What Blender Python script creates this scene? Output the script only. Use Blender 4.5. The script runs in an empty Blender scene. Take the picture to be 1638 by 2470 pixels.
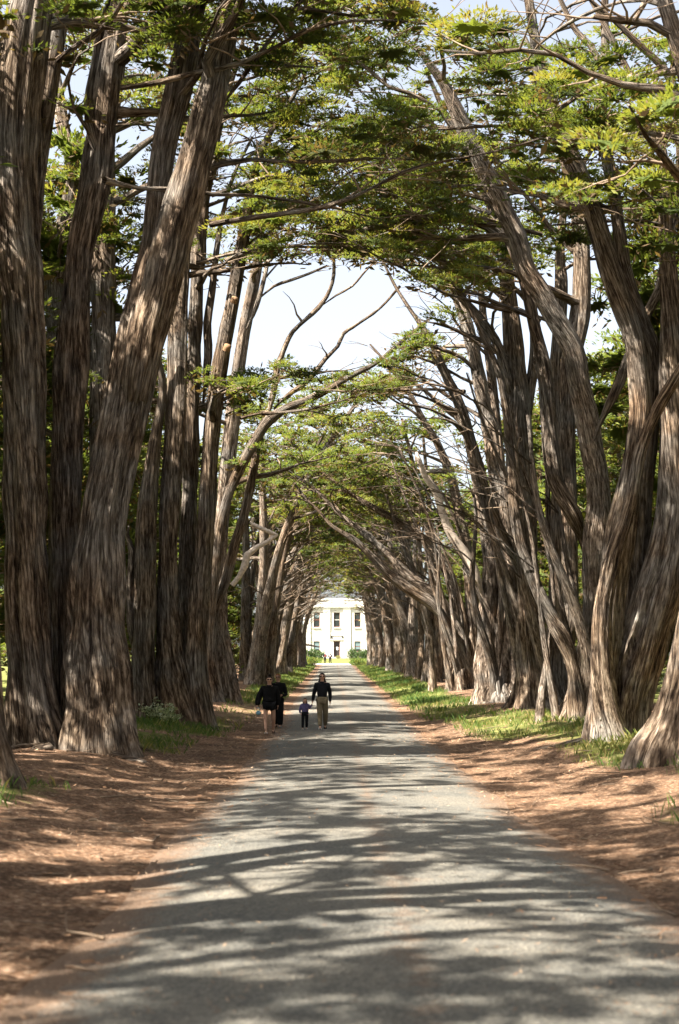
import bpy, math, bmesh
import numpy as np
from mathutils import Vector

S = bpy.context.scene
C = S.collection
PI = math.pi
rad = math.radians

# ------------------------------------------------------------------ camera, sky, sun, exposure
CAM_Z = 1.65
PXF, PXC, PYC, PYH = 3431.6, 819.0, 1235.0, 1640.0
PITCH = math.atan((PYH - PYC) / PXF)
cam_d = bpy.data.cameras.new('camera')
cam = bpy.data.objects.new('camera', cam_d)
C.objects.link(cam)
cam.location = (0, 0, CAM_Z)
cam.rotation_euler = (PI / 2 + PITCH, 0, 0)
cam_d.sensor_fit = 'VERTICAL'
cam_d.sensor_height = 36.0
cam_d.lens = 50.0 * PXF / 3431.6
cam_d.clip_start = 0.1
cam_d.clip_end = 6000
cam_d.dof.use_dof = True
cam_d.dof.focus_distance = 48.0
cam_d.dof.aperture_fstop = 1.9
S.camera = cam

SUN_TO = Vector((-0.68, -0.44, 0.98)).normalized()      # towards the sun
world = bpy.data.worlds.new('World')
S.world = world
world.use_nodes = True
wn = world.node_tree.nodes
wl = world.node_tree.links
wn.clear()
w_out = wn.new('ShaderNodeOutputWorld')
w_bg = wn.new('ShaderNodeBackground')
w_sky = wn.new('ShaderNodeTexSky')
w_sky.sky_type = 'NISHITA'
w_sky.sun_disc = False
w_sky.sun_elevation = math.asin(SUN_TO.z)
w_sky.sun_rotation = math.atan2(SUN_TO.x, SUN_TO.y)
w_sky.air_density = 1.0
w_sky.dust_density = 4.0
w_sky.ozone_density = 1.0
w_bg.inputs['Strength'].default_value = 0.078
w_hsv = wn.new('ShaderNodeHueSaturation')
w_hsv.inputs['Saturation'].default_value = 0.46
wl.new(w_sky.outputs[0], w_hsv.inputs['Color'])
wl.new(w_hsv.outputs[0], w_bg.inputs[0])
wl.new(w_bg.outputs[0], w_out.inputs[0])

sun_d = bpy.data.lights.new('sun', 'SUN')
sun_d.energy = 5.0
sun_d.angle = rad(0.53)
sun_d.color = (1.0, 0.93, 0.82)
sun = bpy.data.objects.new('sun', sun_d)
C.objects.link(sun)
sun.rotation_euler = SUN_TO.to_track_quat('Z', 'Y').to_euler()

S.view_settings.view_transform = 'Standard'
S.view_settings.look = 'None'
S.view_settings.exposure = 2.2
S.view_settings.gamma = 1.0
S.view_settings.use_curve_mapping = False
S.cycles.max_bounces = 6
S.cycles.diffuse_bounces = 3
S.cycles.transmission_bounces = 3
S.cycles.transparent_max_bounces = 4

# ------------------------------------------------------------------ helpers
def tag(o, label=None, cat=None, group=None, kind=None):
    if label: o['label'] = label
    if cat: o['category'] = cat
    if group: o['group'] = group
    if kind: o['kind'] = kind
    return o


def empty(name, loc, rz=0.0):
    o = bpy.data.objects.new(name, None)
    o.empty_display_size = 0.3
    o.location = loc
    o.rotation_euler = (0, 0, rz)
    C.objects.link(o)
    return o


def link(name, me, mat, parent=None, kind=None):
    o = bpy.data.objects.new(name, me)
    if mat is not None:
        me.materials.append(mat)
    C.objects.link(o)
    if parent is not None:
        o.parent = parent
    if kind: o['kind'] = kind
    return o


def np_mesh(name, V, F, smooth=False, uv=None, tint=None):
    """V (n,3); F list of (m,k) int arrays; uv list of (m,k,2) arrays."""
    me = bpy.data.meshes.new(name)
    V = np.asarray(V, np.float32)
    me.vertices.add(len(V))
    me.vertices.foreach_set('co', V.ravel())
    loops = np.concatenate([f.ravel() for f in F]).astype(np.int32)
    tot = np.concatenate([np.full(len(f), f.shape[1], np.int32) for f in F])
    start = np.zeros(len(tot), np.int32)
    start[1:] = np.cumsum(tot)[:-1]
    me.loops.add(len(loops))
    me.loops.foreach_set('vertex_index', loops)
    me.polygons.add(len(tot))
    me.polygons.foreach_set('loop_start', start)
    me.polygons.foreach_set('loop_total', tot)
    if smooth:
        me.polygons.foreach_set('use_smooth', np.ones(len(tot), bool))
    me.update(calc_edges=True)
    if uv is not None:
        l = me.uv_layers.new(name='UVMap')
        l.data.foreach_set('uv', np.concatenate([u.reshape(-1, 2) for u in uv]).astype(np.float32).ravel())
    if tint is not None:
        a = me.attributes.new('tint', 'FLOAT', 'POINT')
        a.data.foreach_set('value', np.asarray(tint, np.float32))
    return me


def at(px, py, d):
    """point on the ray through photo pixel (px, py) at distance y = d"""
    a, b = (px - PXC) / PXF, (PYC - py) / PXF
    c, s = math.cos(PITCH), math.sin(PITCH)
    v = np.array([a, c - b * s, s + b * c])
    v = v * (d / v[1])
    v[2] += CAM_Z
    return v


def project(P):
    P = np.asarray(P, float)
    x, y, z = P[..., 0], P[..., 1], P[..., 2] - CAM_Z
    c, s = math.cos(PITCH), math.sin(PITCH)
    dep = y * c + z * s
    up = -y * s + z * c
    dep = np.where(np.abs(dep) < 1e-3, 1e-3, dep)
    return PXC + PXF * x / dep, PYC - PXF * up / dep, dep


ZD = np.array([-400, -30, 0, 10, 20, 40, 60, 90, 124, 174, 190, 212, 220, 232, 248, 300, 2500.])
ZV = np.array([0.3, 0.1, -1.65, -1.78, -1.82, -1.55, -1.18, -0.50, 0.25, 1.45, 1.85, 2.25, 2.45, 3.1, 3.85, 4.1, 4.3])
ZV[:2] = -1.5


def zroad(y):
    y = np.asarray(y, float)
    a = 0
    for k in (-6, -3, 0, 3, 6):
        a = a + np.interp(y + k, ZD, ZV)
    return CAM_Z + a / 5


def xc(y):
    return 0.36 - 0.0039 * np.clip(np.asarray(y, float), -30, 220)


def smooth(a, b, x):
    t = np.clip((x - a) / (b - a), 0, 1)
    return t * t * (3 - 2 * t)


def vnoise(x, y, seed=0):
    """cheap value noise, vectorised"""
    x = np.asarray(x, float); y = np.asarray(y, float)
    xi, yi = np.floor(x), np.floor(y)
    fx, fy = x - xi, y - yi
    fx = fx * fx * (3 - 2 * fx); fy = fy * fy * (3 - 2 * fy)
    def h(i, j):
        n = np.sin(i * 127.1 + j * 311.7 + seed * 74.7) * 43758.5453
        return n - np.floor(n)
    return (h(xi, yi) * (1 - fx) + h(xi + 1, yi) * fx) * (1 - fy) + (h(xi, yi + 1) * (1 - fx) + h(xi + 1, yi + 1) * fx) * fy


def terrain(x, y):
    x = np.asarray(x, float); y = np.asarray(y, float)
    lat = np.abs(x - xc(y))
    z = zroad(y)
    inr = 1 - smooth(195, 214, y)                       # the avenue ends there
    z = z + inr * (0.42 * smooth(2.3, 6.2, lat) - 0.06 * (1 - smooth(1.75, 2.4, lat)))
    bump = (vnoise(x * 0.9, y * 0.9, 1) - 0.5) * 0.16 + (vnoise(x * 2.6, y * 2.6, 2) - 0.5) * 0.06
    z = z + bump * smooth(2.1, 3.6, lat) * inr
    z = z + (vnoise(x * 0.012, y * 0.012, 5) - 0.5) * 7 * smooth(60, 300, lat)
    return z


def ground_at(px, py, lo=3.0, hi=260.0):
    """where the ray through a photo pixel meets the ground"""
    ds = np.linspace(lo, hi, 5200)
    a, b = (px - PXC) / PXF, (PYC - py) / PXF
    c, s = math.cos(PITCH), math.sin(PITCH)
    X = a / (c - b * s) * ds
    Z = CAM_Z + (s + b * c) / (c - b * s) * ds
    t = terrain(X, ds)
    k = np.argmax(Z <= t)
    return np.array([X[k], ds[k], t[k]])


def catmull(P, step):
    P = np.asarray(P, float)
    n = len(P)
    if n == 2:
        m = max(2, int(np.linalg.norm(P[1, :3] - P[0, :3]) / step) + 1)
        t = np.linspace(0, 1, m)[:, None]
        return P[0] * (1 - t) + P[1] * t
    Q = np.vstack([2 * P[0] - P[1], P, 2 * P[-1] - P[-2]])
    out = []
    for i in range(n - 1):
        p0, p1, p2, p3 = Q[i], Q[i + 1], Q[i + 2], Q[i + 3]
        m = max(1, int(np.linalg.norm(p2[:3] - p1[:3]) / step))
        t = (np.arange(m) / m)[:, None]
        out.append(0.5 * ((2 * p1) + (-p0 + p2) * t + (2 * p0 - 5 * p1 + 4 * p2 - p3) * t ** 2 + (-p0 + 3 * p1 - 3 * p2 + p3) * t ** 3))
    out.append(P[-1:])
    return np.vstack(out)


def frames(P):
    T = np.gradient(P, axis=0)
    T /= np.linalg.norm(T, axis=1)[:, None] + 1e-9
    U = np.zeros_like(P)
    u = np.array([0, 1.0, 0]) - T[0] * T[0, 1]
    if np.linalg.norm(u) < 0.2:
        u = np.array([1.0, 0, 0]) - T[0] * T[0, 0]
    u /= np.linalg.norm(u)
    for i in range(len(P)):
        u = u - T[i] * np.dot(u, T[i])
        u /= np.linalg.norm(u) + 1e-9
        U[i] = u
    return T, U, np.cross(T, U)


def tube(P, R, seg, flute=0.0, rng=None, flare=0.0, twist=0.0, lump=0.0):
    """V, F, UV of a limb along P with radii R; flute: depth of the furrows between fused ribs"""
    T, U, W = frames(P)
    n = len(P)
    th = np.arange(seg) / seg * 2 * PI
    s = np.concatenate([[0], np.cumsum(np.linalg.norm(np.diff(P, axis=0), axis=1))])
    prof = np.ones((n, seg))
    if flute > 0:
        ng = rng.integers(5, 9)
        base_gain = 1 + 1.6 * np.exp(-s / 1.6)
        for j in range(ng):
            t0 = (j + rng.uniform(-0.3, 0.3)) / ng * 2 * PI
            sg = rng.uniform(0.10, 0.24)
            dp = rng.uniform(0.5, 1.2) * flute
            tj = t0 + twist * s + rng.uniform(0.1, 0.35) * np.sin(s * rng.uniform(0.25, 0.6) + rng.uniform(0, 6))
            dd = (th[None, :] - tj[:, None] + PI) % (2 * PI) - PI
            fade = 0.55 + 0.45 * np.sin(s * rng.uniform(0.2, 0.7) + rng.uniform(0, 6))
            prof -= (dp * base_gain * fade)[:, None] * np.exp(-(dd / sg) ** 2)
        for k in (2, 3):
            prof += flute * 0.45 * np.sin(k * th[None, :] + rng.uniform(0, 6) + (twist + rng.uniform(-0.15, 0.15)) * s[:, None])
        for k in (rng.integers(6, 9), rng.integers(10, 13)):
            ph_ = k * 0.5 * th[None, :] + rng.uniform(0, 6) + (k * 0.5 * twist + rng.uniform(-0.2, 0.2)) * s[:, None] + 0.5 * np.sin(s * rng.uniform(0.4, 0.9) + rng.uniform(0, 6))[:, None]
            prof += flute * 0.55 * (np.abs(np.sin(ph_)) ** 0.7 - 0.7) * (7.0 / k)
        for k in (9, 14):
            prof += flute * 0.2 * np.sin(k * th[None, :] + rng.uniform(0, 6) + twist * s[:, None] + 0.6 * np.sin(s * 0.9)[:, None])
    if lump > 0:
        prof += lump * (vnoise(s[:, None] * 1.7 + 5, np.cos(th)[None, :] * 1.3 + 9 + 0 * s[:, None], rng.integers(1, 99)) - 0.5)
        prof *= 1 + lump * (vnoise(s * 1.1, s * 0 + 3, rng.integers(1, 99)) - 0.5)[:, None]
    if flare > 0:
        prof *= (1 + flare * np.exp(-s / 0.55) + 0.5 * flare * np.exp(-s / 1.6))[:, None]
    rr = R[:, None] * np.maximum(prof, 0.25)
    V = P[:, None, :] + rr[..., None] * (np.cos(th)[None, :, None] * U[:, None, :] + np.sin(th)[None, :, None] * W[:, None, :])
    V = V.reshape(-1, 3)
    i = np.arange(n - 1)[:, None]; j = np.arange(seg)[None, :]
    j2 = (j + 1) % seg
    F = np.stack([i * seg + j, i * seg + j2, (i + 1) * seg + j2, (i + 1) * seg + j], -1).reshape(-1, 4)
    Rm = max(R.mean(), 0.02)
    uu = np.arange(seg + 1) / seg * 2 * PI * Rm
    ua, ub = np.broadcast_to(uu[:-1][None, :], (n - 1, seg)), np.broadcast_to(uu[1:][None, :], (n - 1, seg))
    va, vb = np.broadcast_to(s[:-1][:, None], (n - 1, seg)), np.broadcast_to(s[1:][:, None], (n - 1, seg))
    UV = np.stack([np.stack([ua, va], -1), np.stack([ub, va], -1), np.stack([ub, vb], -1), np.stack([ua, vb], -1)], 2).reshape(-1, 4, 2)
    cap = (np.arange(seg) + (n - 1) * seg)[None, :]
    cuv = np.zeros((1, seg, 2))
    return V, [F, cap], [UV, cuv]


class Joined:
    """several tubes gathered into one mesh"""
    def __init__(self):
        self.V, self.F, self.UV, self.n = [], {}, {}, 0

    def add(self, V, F, UV):
        for f, u in zip(F, UV):
            self.F.setdefault(f.shape[1], []).append(f + self.n)
            self.UV.setdefault(f.shape[1], []).append(u)
        self.V.append(V); self.n += len(V)

    def mesh(self, name, smooth=True):
        ks = list(self.F)
        return np_mesh(name, np.vstack(self.V), [np.vstack(self.F[k]) for k in ks], smooth, [np.concatenate(self.UV[k]) for k in ks])


# ------------------------------------------------------------------ materials
def new_mat(name):
    m = bpy.data.materials.new(name)
    m.use_nodes = True
    nt = m.node_tree
    nt.nodes.clear()
    out = nt.nodes.new('ShaderNodeOutputMaterial')
    return m, nt, out


def N(nt, t, **kw):
    n = nt.nodes.new(t)
    for k, v in kw.items():
        if k.startswith('i_'):
            n.inputs[k[2:]].default_value = v
        elif k.startswith('n_'):
            n.inputs[int(k[2:])].default_value = v
        else:
            setattr(n, k, v)
    return n


def ramp(nt, src, stops):
    r = nt.nodes.new('ShaderNodeValToRGB')
    el = r.color_ramp.elements
    while len(el) < len(stops): el.new(0.5)
    for e, (p, c) in zip(el, stops):
        e.position = p
        e.color = (*c, 1)
    nt.links.new(src, r.inputs[0])
    return r.outputs[0]


def mixc(nt, fac, a, b, mode='MIX'):
    m = nt.nodes.new('ShaderNodeMix')
    m.data_type = 'RGBA'; m.blend_type = mode
    for sock, v in ((m.inputs['Factor'], fac), (m.inputs['A'], a), (m.inputs['B'], b)):
        if hasattr(v, 'is_output'): nt.links.new(v, sock)
        elif isinstance(v, (int, float)): sock.default_value = v
        else: sock.default_value = (*v, 1)
    if isinstance(fac, (int, float)): m.inputs[0].default_value = fac
    return m.outputs['Result']


def link_fac(nt, m): pass


def noise(nt, vec, scale, detail=4, rough=0.55, dist=0.0):
    n = nt.nodes.new('ShaderNodeTexNoise')
    n.inputs['Scale'].default_value = scale
    n.inputs['Detail'].default_value = detail
    n.inputs['Roughness'].default_value = rough
    n.inputs['Distortion'].default_value = dist
    if vec is not None: nt.links.new(vec, n.inputs['Vector'])
    return n.outputs['Fac']


def principled(nt, out, col, rough=0.85, bump=None, strength=0.6, dist=0.02, spec=0.25):
    p = nt.nodes.new('ShaderNodeBsdfPrincipled')
    p.inputs['Specular IOR Level'].default_value = spec
    if hasattr(rough, 'is_output'): nt.links.new(rough, p.inputs['Roughness'])
    else: p.inputs['Roughness'].default_value = rough
    if hasattr(col, 'is_output'): nt.links.new(col, p.inputs['Base Color'])
    else: p.inputs['Base Color'].default_value = (*col, 1)
    if bump is not None:
        b = nt.nodes.new('ShaderNodeBump')
        b.inputs['Strength'].default_value = strength
        b.inputs['Distance'].default_value = dist
        nt.links.new(bump, b.inputs['Height'])
        nt.links.new(b.outputs[0], p.inputs['Normal'])
    nt.links.new(p.outputs[0], out.inputs[0])
    return p


def math_node(nt, op, a, b=None, clamp=False):
    m = nt.nodes.new('ShaderNodeMath'); m.operation = op; m.use_clamp = clamp
    for k, v in enumerate((a, b)):
        if v is None: continue
        if hasattr(v, 'is_output'): nt.links.new(v, m.inputs[k])
        else: m.inputs[k].default_value = v
    return m.outputs[0]


def bark_mat(name, dark, mid, light, su=16.0, sv=1.0):
    m, nt, out = new_mat(name)
    uv = N(nt, 'ShaderNodeUVMap')
    oi = N(nt, 'ShaderNodeObjectInfo')
    sep = N(nt, 'ShaderNodeSeparateXYZ'); nt.links.new(uv.outputs[0], sep.inputs[0])
    def vec(a, b):
        c = N(nt, 'ShaderNodeCombineXYZ')
        # fibres lean a little round the trunk
        lean = math_node(nt, 'ADD', sep.outputs[0], math_node(nt, 'MULTIPLY', sep.outputs[1], 0.035))
        nt.links.new(math_node(nt, 'MULTIPLY', lean, a), c.inputs[0])
        nt.links.new(math_node(nt, 'MULTIPLY', sep.outputs[1], b), c.inputs[1])
        nt.links.new(math_node(nt, 'MULTIPLY', oi.outputs['Random'], 73.0), c.inputs[2])
        return c.outputs[0]
    fine = noise(nt, vec(su * 1.9, sv * 3.2), 1.0, 5, 0.68, 0.35)
    broad = noise(nt, vec(su * 0.5, sv * 0.45), 1.0, 3, 0.55, 0.5)
    cr_n = noise(nt, vec(su * 0.42, sv * 0.42), 1.0, 3, 0.6, 0.8)
    crack = ramp(nt, math_node(nt, 'ABSOLUTE', math_node(nt, 'SUBTRACT', cr_n, 0.5)), [(0.004, (0, 0, 0)), (0.05, (1, 1, 1))])
    cr2 = noise(nt, vec(su * 0.8, sv * 0.7), 1.0, 3, 0.6, 0.8)
    crack2 = ramp(nt, math_node(nt, 'ABSOLUTE', math_node(nt, 'SUBTRACT', cr2, 0.52)), [(0.002, (0.25, 0.25, 0.25)), (0.04, (1, 1, 1))])
    geo = N(nt, 'ShaderNodeNewGeometry')
    patch = noise(nt, geo.outputs['Position'], 0.75, 4, 0.6)
    midn = noise(nt, vec(su * 1.05, sv * 1.5), 1.0, 4, 0.6, 0.35)
    h = math_node(nt, 'ADD', math_node(nt, 'MULTIPLY', fine, 0.46), math_node(nt, 'MULTIPLY', broad, 0.16))
    h = math_node(nt, 'ADD', h, math_node(nt, 'MULTIPLY', midn, 0.38))
    col = ramp(nt, h, [(0.41, dark), (0.49, mid), (0.585, light)])
    grey = ramp(nt, h, [(0.33, tuple(0.8 * x for x in dark)), (0.5, (0.185, 0.166, 0.145)), (0.62, (0.36, 0.33, 0.295))])
    pf = ramp(nt, patch, [(0.44, (0, 0, 0)), (0.62, (1, 1, 1))])
    col = mixc(nt, pf, col, grey)
    warm = noise(nt, geo.outputs['Position'], 0.33, 2, 0.5)
    wf = ramp(nt, warm, [(0.50, (0, 0, 0)), (0.72, (0.55, 0.55, 0.55))])
    col = mixc(nt, wf, col, mixc(nt, 1.0, col, (1.12, 0.92, 0.74), 'MULTIPLY'))
    col = mixc(nt, 1.0, col, mixc(nt, crack, (0.34, 0.31, 0.29), (1.0, 1.0, 1.0)), 'MULTIPLY')
    col = mixc(nt, 1.0, col, mixc(nt, crack2, (0.45, 0.42, 0.40), (1.08, 1.07, 1.06)), 'MULTIPLY')
    h = math_node(nt, 'ADD', h, math_node(nt, 'MULTIPLY', math_node(nt, 'ADD', crack, crack2), 0.28))
    principled(nt, out, col, 0.92, h, 1.0, 0.09, 0.15)
    return m


def flat_mat(name, col, rough=0.8, nscale=30.0, var=0.25, bump=0.2, metallic=0.0, spec=0.3):
    m, nt, out = new_mat(name)
    tc = N(nt, 'ShaderNodeTexCoord')
    f = noise(nt, tc.outputs['Object'], nscale, 4)
    c = ramp(nt, f, [(0.3, tuple(x * (1 - var) for x in col)), (0.7, tuple(min(1, x * (1 + var)) for x in col))])
    p = principled(nt, out, c, rough, f, bump, 0.01, spec)
    p.inputs['Metallic'].default_value = metallic
    return m


def leaf_mat(name, stops, trans=0.35, rough=0.75):
    m, nt, out = new_mat(name)
    a = N(nt, 'ShaderNodeAttribute', attribute_name='tint')
    c = ramp(nt, a.outputs['Fac'], stops)
    p = N(nt, 'ShaderNodeBsdfPrincipled')
    p.inputs['Roughness'].default_value = rough
    p.inputs['Specular IOR Level'].default_value = 0.2
    nt.links.new(c, p.inputs['Base Color'])
    t = N(nt, 'ShaderNodeBsdfTranslucent')
    nt.links.new(mixc(nt, 1.0, c, (1.3, 1.25, 0.6), 'MULTIPLY'), t.inputs[0])
    mx = N(nt, 'ShaderNodeMixShader'); mx.inputs[0].default_value = trans
    nt.links.new(p.outputs[0], mx.inputs[1]); nt.links.new(t.outputs[0], mx.inputs[2])
    nt.links.new(mx.outputs[0], out.inputs[0])
    return m


M = {}
M['bark'] = bark_mat('bark', (0.030, 0.019, 0.012), (0.135, 0.096, 0.065), (0.35, 0.275, 0.205), 20.0, 1.0)
M['bark_pale'] = bark_mat('bark_pale', (0.055, 0.038, 0.027), (0.22, 0.165, 0.122), (0.46, 0.38, 0.305), 22, 1.5)
M['twig'] = flat_mat('twig', (0.20, 0.145, 0.10), 0.9, 3.0, 0.5)
M['deadwood'] = flat_mat('deadwood', (0.52, 0.43, 0.35), 0.85, 9.0, 0.3)
M['cut'] = flat_mat('cut_wood', (0.26, 0.15, 0.08), 0.85, 14.0, 0.25)
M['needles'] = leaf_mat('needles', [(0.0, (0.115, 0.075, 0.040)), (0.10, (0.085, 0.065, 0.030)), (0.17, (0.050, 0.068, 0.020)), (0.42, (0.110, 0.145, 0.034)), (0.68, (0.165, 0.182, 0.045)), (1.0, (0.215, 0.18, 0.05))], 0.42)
M['grass'] = leaf_mat('grass', [(0.0, (0.05, 0.10, 0.035)), (0.45, (0.10, 0.17, 0.04)), (0.75, (0.20, 0.22, 0.06)), (1.0, (0.42, 0.34, 0.14))], 0.4)
M['shrub'] = leaf_mat('shrub_leaves', [(0.0, (0.03, 0.06, 0.022)), (0.5, (0.07, 0.12, 0.045)), (1.0, (0.17, 0.20, 0.09))], 0.25)
M['sapling'] = leaf_mat('sapling_leaves', [(0.0, (0.14, 0.16, 0.05)), (0.5, (0.28, 0.27, 0.10)), (1.0, (0.45, 0.38, 0.2))], 0.4)
M['white_leaf'] = leaf_mat('pale_weed_leaves', [(0.0, (0.18, 0.24, 0.12)), (0.5, (0.36, 0.42, 0.28)), (1.0, (0.6, 0.62, 0.5))], 0.35)


def ground_material():
    m, nt, out = new_mat('ground')
    geo = N(nt, 'ShaderNodeNewGeometry')
    at_ = N(nt, 'ShaderNodeAttribute', attribute_name='tint')
    pos = geo.outputs['Position']
    f1 = noise(nt, pos, 16.0, 6, 0.7)
    f2 = noise(nt, pos, 1.3, 4, 0.6)
    # needles lying about: a stretched fleck pattern
    v = N(nt, 'ShaderNodeTexVoronoi'); v.inputs['Scale'].default_value = 26.0
    nt.links.new(pos, v.inputs['Vector'])
    col = ramp(nt, f1, [(0.28, (0.05, 0.031, 0.020)), (0.45, (0.145, 0.090, 0.058)), (0.57, (0.26, 0.178, 0.122)), (0.70, (0.54, 0.43, 0.335))])
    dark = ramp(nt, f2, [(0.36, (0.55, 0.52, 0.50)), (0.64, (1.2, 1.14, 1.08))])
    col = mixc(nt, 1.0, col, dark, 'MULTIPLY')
    fl = ramp(nt, v.outputs['Color'], [(0.3, (0.8, 0.8, 0.8)), (0.8, (1.25, 1.2, 1.15))])
    col = mixc(nt, 1.0, col, fl, 'MULTIPLY')
    green = ramp(nt, noise(nt, pos, 5.0, 5, 0.65), [(0.3, (0.07, 0.085, 0.025)), (0.55, (0.16, 0.17, 0.05)), (0.75, (0.34, 0.28, 0.11))])
    gf = math_node(nt, 'ADD', at_.outputs['Fac'], math_node(nt, 'MULTIPLY', math_node(nt, 'SUBTRACT', noise(nt, pos, 3.0, 4, 0.65), 0.5), 1.3))
    gr = ramp(nt, gf, [(0.35, (0, 0, 0)), (0.75, (1, 1, 1))])
    col = mixc(nt, gr, col, green)
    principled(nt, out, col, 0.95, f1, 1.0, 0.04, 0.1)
    return m


def road_material():
    m, nt, out = new_mat('gravel_road')
    geo = N(nt, 'ShaderNodeNewGeometry')
    pos = geo.outputs['Position']
    uv = N(nt, 'ShaderNodeUVMap')
    sep = N(nt, 'ShaderNodeSeparateXYZ'); nt.links.new(uv.outputs[0], sep.inputs[0])
    v = N(nt, 'ShaderNodeTexVoronoi'); v.inputs['Scale'].default_value = 34.0
    nt.links.new(pos, v.inputs['Vector'])
    f = noise(nt, pos, 55.0, 5, 0.7)
    patch = noise(nt, pos, 0.55, 4, 0.6)
    base = ramp(nt, f, [(0.28, (0.085, 0.083, 0.077)), (0.5, (0.158, 0.152, 0.138)), (0.72, (0.295, 0.278, 0.248))])
    st = ramp(nt, v.outputs['Color'], [(0.2, (0.75, 0.76, 0.76)), (0.85, (1.22, 1.19, 1.12))])
    col = mixc(nt, 1.0, base, st, 'MULTIPLY')
    pc = ramp(nt, patch, [(0.35, (0.80, 0.82, 0.83)), (0.66, (1.14, 1.10, 1.04))])
    col = mixc(nt, 1.0, col, pc, 'MULTIPLY')
    # brown litter: thick on both edges, thin down the middle between the wheel tracks
    x = math_node(nt, 'ABSOLUTE', math_node(nt, 'SUBTRACT', sep.outputs[0], 0.01))
    n2 = noise(nt, pos, 2.2, 5, 0.7)
    n3 = noise(nt, pos, 20.0, 3, 0.6)
    edge = math_node(nt, 'MULTIPLY', math_node(nt, 'SUBTRACT', x, 0.66), 4.0)
    mid = math_node(nt, 'SUBTRACT', 0.50, math_node(nt, 'MULTIPLY', math_node(nt, 'ABSOLUTE', math_node(nt, 'SUBTRACT', sep.outputs[0], 0.06)), 3.6))
    lit = math_node(nt, 'MAXIMUM', edge, mid)
    lit = math_node(nt, 'ADD', lit, math_node(nt, 'MULTIPLY', math_node(nt, 'SUBTRACT', n2, 0.5), 1.5))
    lit = math_node(nt, 'ADD', lit, math_node(nt, 'MULTIPLY', math_node(nt, 'SUBTRACT', n3, 0.5), 0.9))
    lf = ramp(nt, lit, [(0.30, (0, 0, 0)), (0.85, (1, 1, 1))])
    brown = ramp(nt, f, [(0.3, (0.085, 0.053, 0.036)), (0.55, (0.20, 0.135, 0.092)), (0.75, (0.38, 0.29, 0.215))])
    col = mixc(nt, lf, col, brown)
    principled(nt, out, col, 0.92, math_node(nt, 'ADD', f, v.outputs['Distance']), 0.8, 0.02, 0.2)
    return m


M['ground'] = ground_material()
M['road'] = road_material()
M['litter'] = leaf_mat('litter', [(0.0, (0.13, 0.07, 0.04)), (0.5, (0.28, 0.16, 0.09)), (1.0, (0.50, 0.36, 0.24))], 0.0)
M['pale_gravel'] = flat_mat('pale_gravel', (0.55, 0.51, 0.45), 0.95, 18.0, 0.25)

# ------------------------------------------------------------------ ground
# grass patches: (x0, x1, y0, y1, strength)
PATCH = [(-4.6, -2.7, 66, 186, 1.0), (2.9, 5.2, 62, 190, 1.0), (3.6, 7.6, 35.5, 47.5, 0.85), (4.6, 8.0, 24.5, 31, 0.85), (3.9, 5.8, 15.5, 18.5, 0.8), (-6.8, -3.2, 36.5, 46, 0.8), (-6.2, -4.2, 17.5, 21.5, 0.95),
         (-6.3, -3.6, 29.5, 35, 0.8), (3.0, 5.4, 47, 62, 0.65), (-4.4, -2.9, 46, 66, 0.45), (4.6, 9.5, 32, 36, 0.7), (5.2, 6.4, 20, 24, 0.6), (-5.6, -4.6, 12, 15, 0.5)]


def grassy(x, y):
    g = np.zeros_like(np.asarray(x, float))
    xr = x - (xc(y) - 0.2)
    for x0, x1, y0, y1, s in PATCH:
        mx = 0.7; my = 1.2
        w = smooth(x0 - mx, x0 + mx, xr) * (1 - smooth(x1 - mx, x1 + mx, xr)) * smooth(y0 - my, y0 + my, y) * (1 - smooth(y1 - my, y1 + my, y))
        g = np.maximum(g, w * s)
    lat = np.abs(xr)
    g = np.maximum(g, smooth(9.5, 14, lat))
    g = np.maximum(g, smooth(216, 219, y))
    g = np.where((lat > 3.0) & (y > 195), np.maximum(g, 0.8), g)
    return g


def axis(parts):
    out = []
    for a, b, s in parts:
        out.append(np.arange(a, b, s))
    return np.unique(np.concatenate(out + [[parts[-1][1]]]))


gx = axis([(-2500, -300, 220), (-300, -60, 20), (-60, -12, 3), (-12, 12, 0.3), (12, 60, 3), (60, 300, 20), (300, 2500, 220)])
gy = axis([(-400, -30, 30), (-30, 6, 2), (6, 70, 0.5), (70, 215, 1.3), (215, 260, 1.5), (260, 400, 12), (400, 3000, 200)])
GX, GY = np.meshgrid(gx, gy, indexing='ij')
GZ = terrain(GX, GY)
ni, nj = GX.shape
V = np.stack([GX, GY, GZ], -1).reshape(-1, 3)
ii, jj = np.meshgrid(np.arange(ni - 1), np.arange(nj - 1), indexing='ij')
F = np.stack([ii * nj + jj, (ii + 1) * nj + jj, (ii + 1) * nj + jj + 1, ii * nj + jj + 1], -1).reshape(-1, 4)
o = link('ground', np_mesh('ground', V, [F], True, tint=grassy(GX, GY).ravel()), M['ground'])
tag(o, kind='structure', label='brown needle covered verges with grassy patches beside the road')

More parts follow.
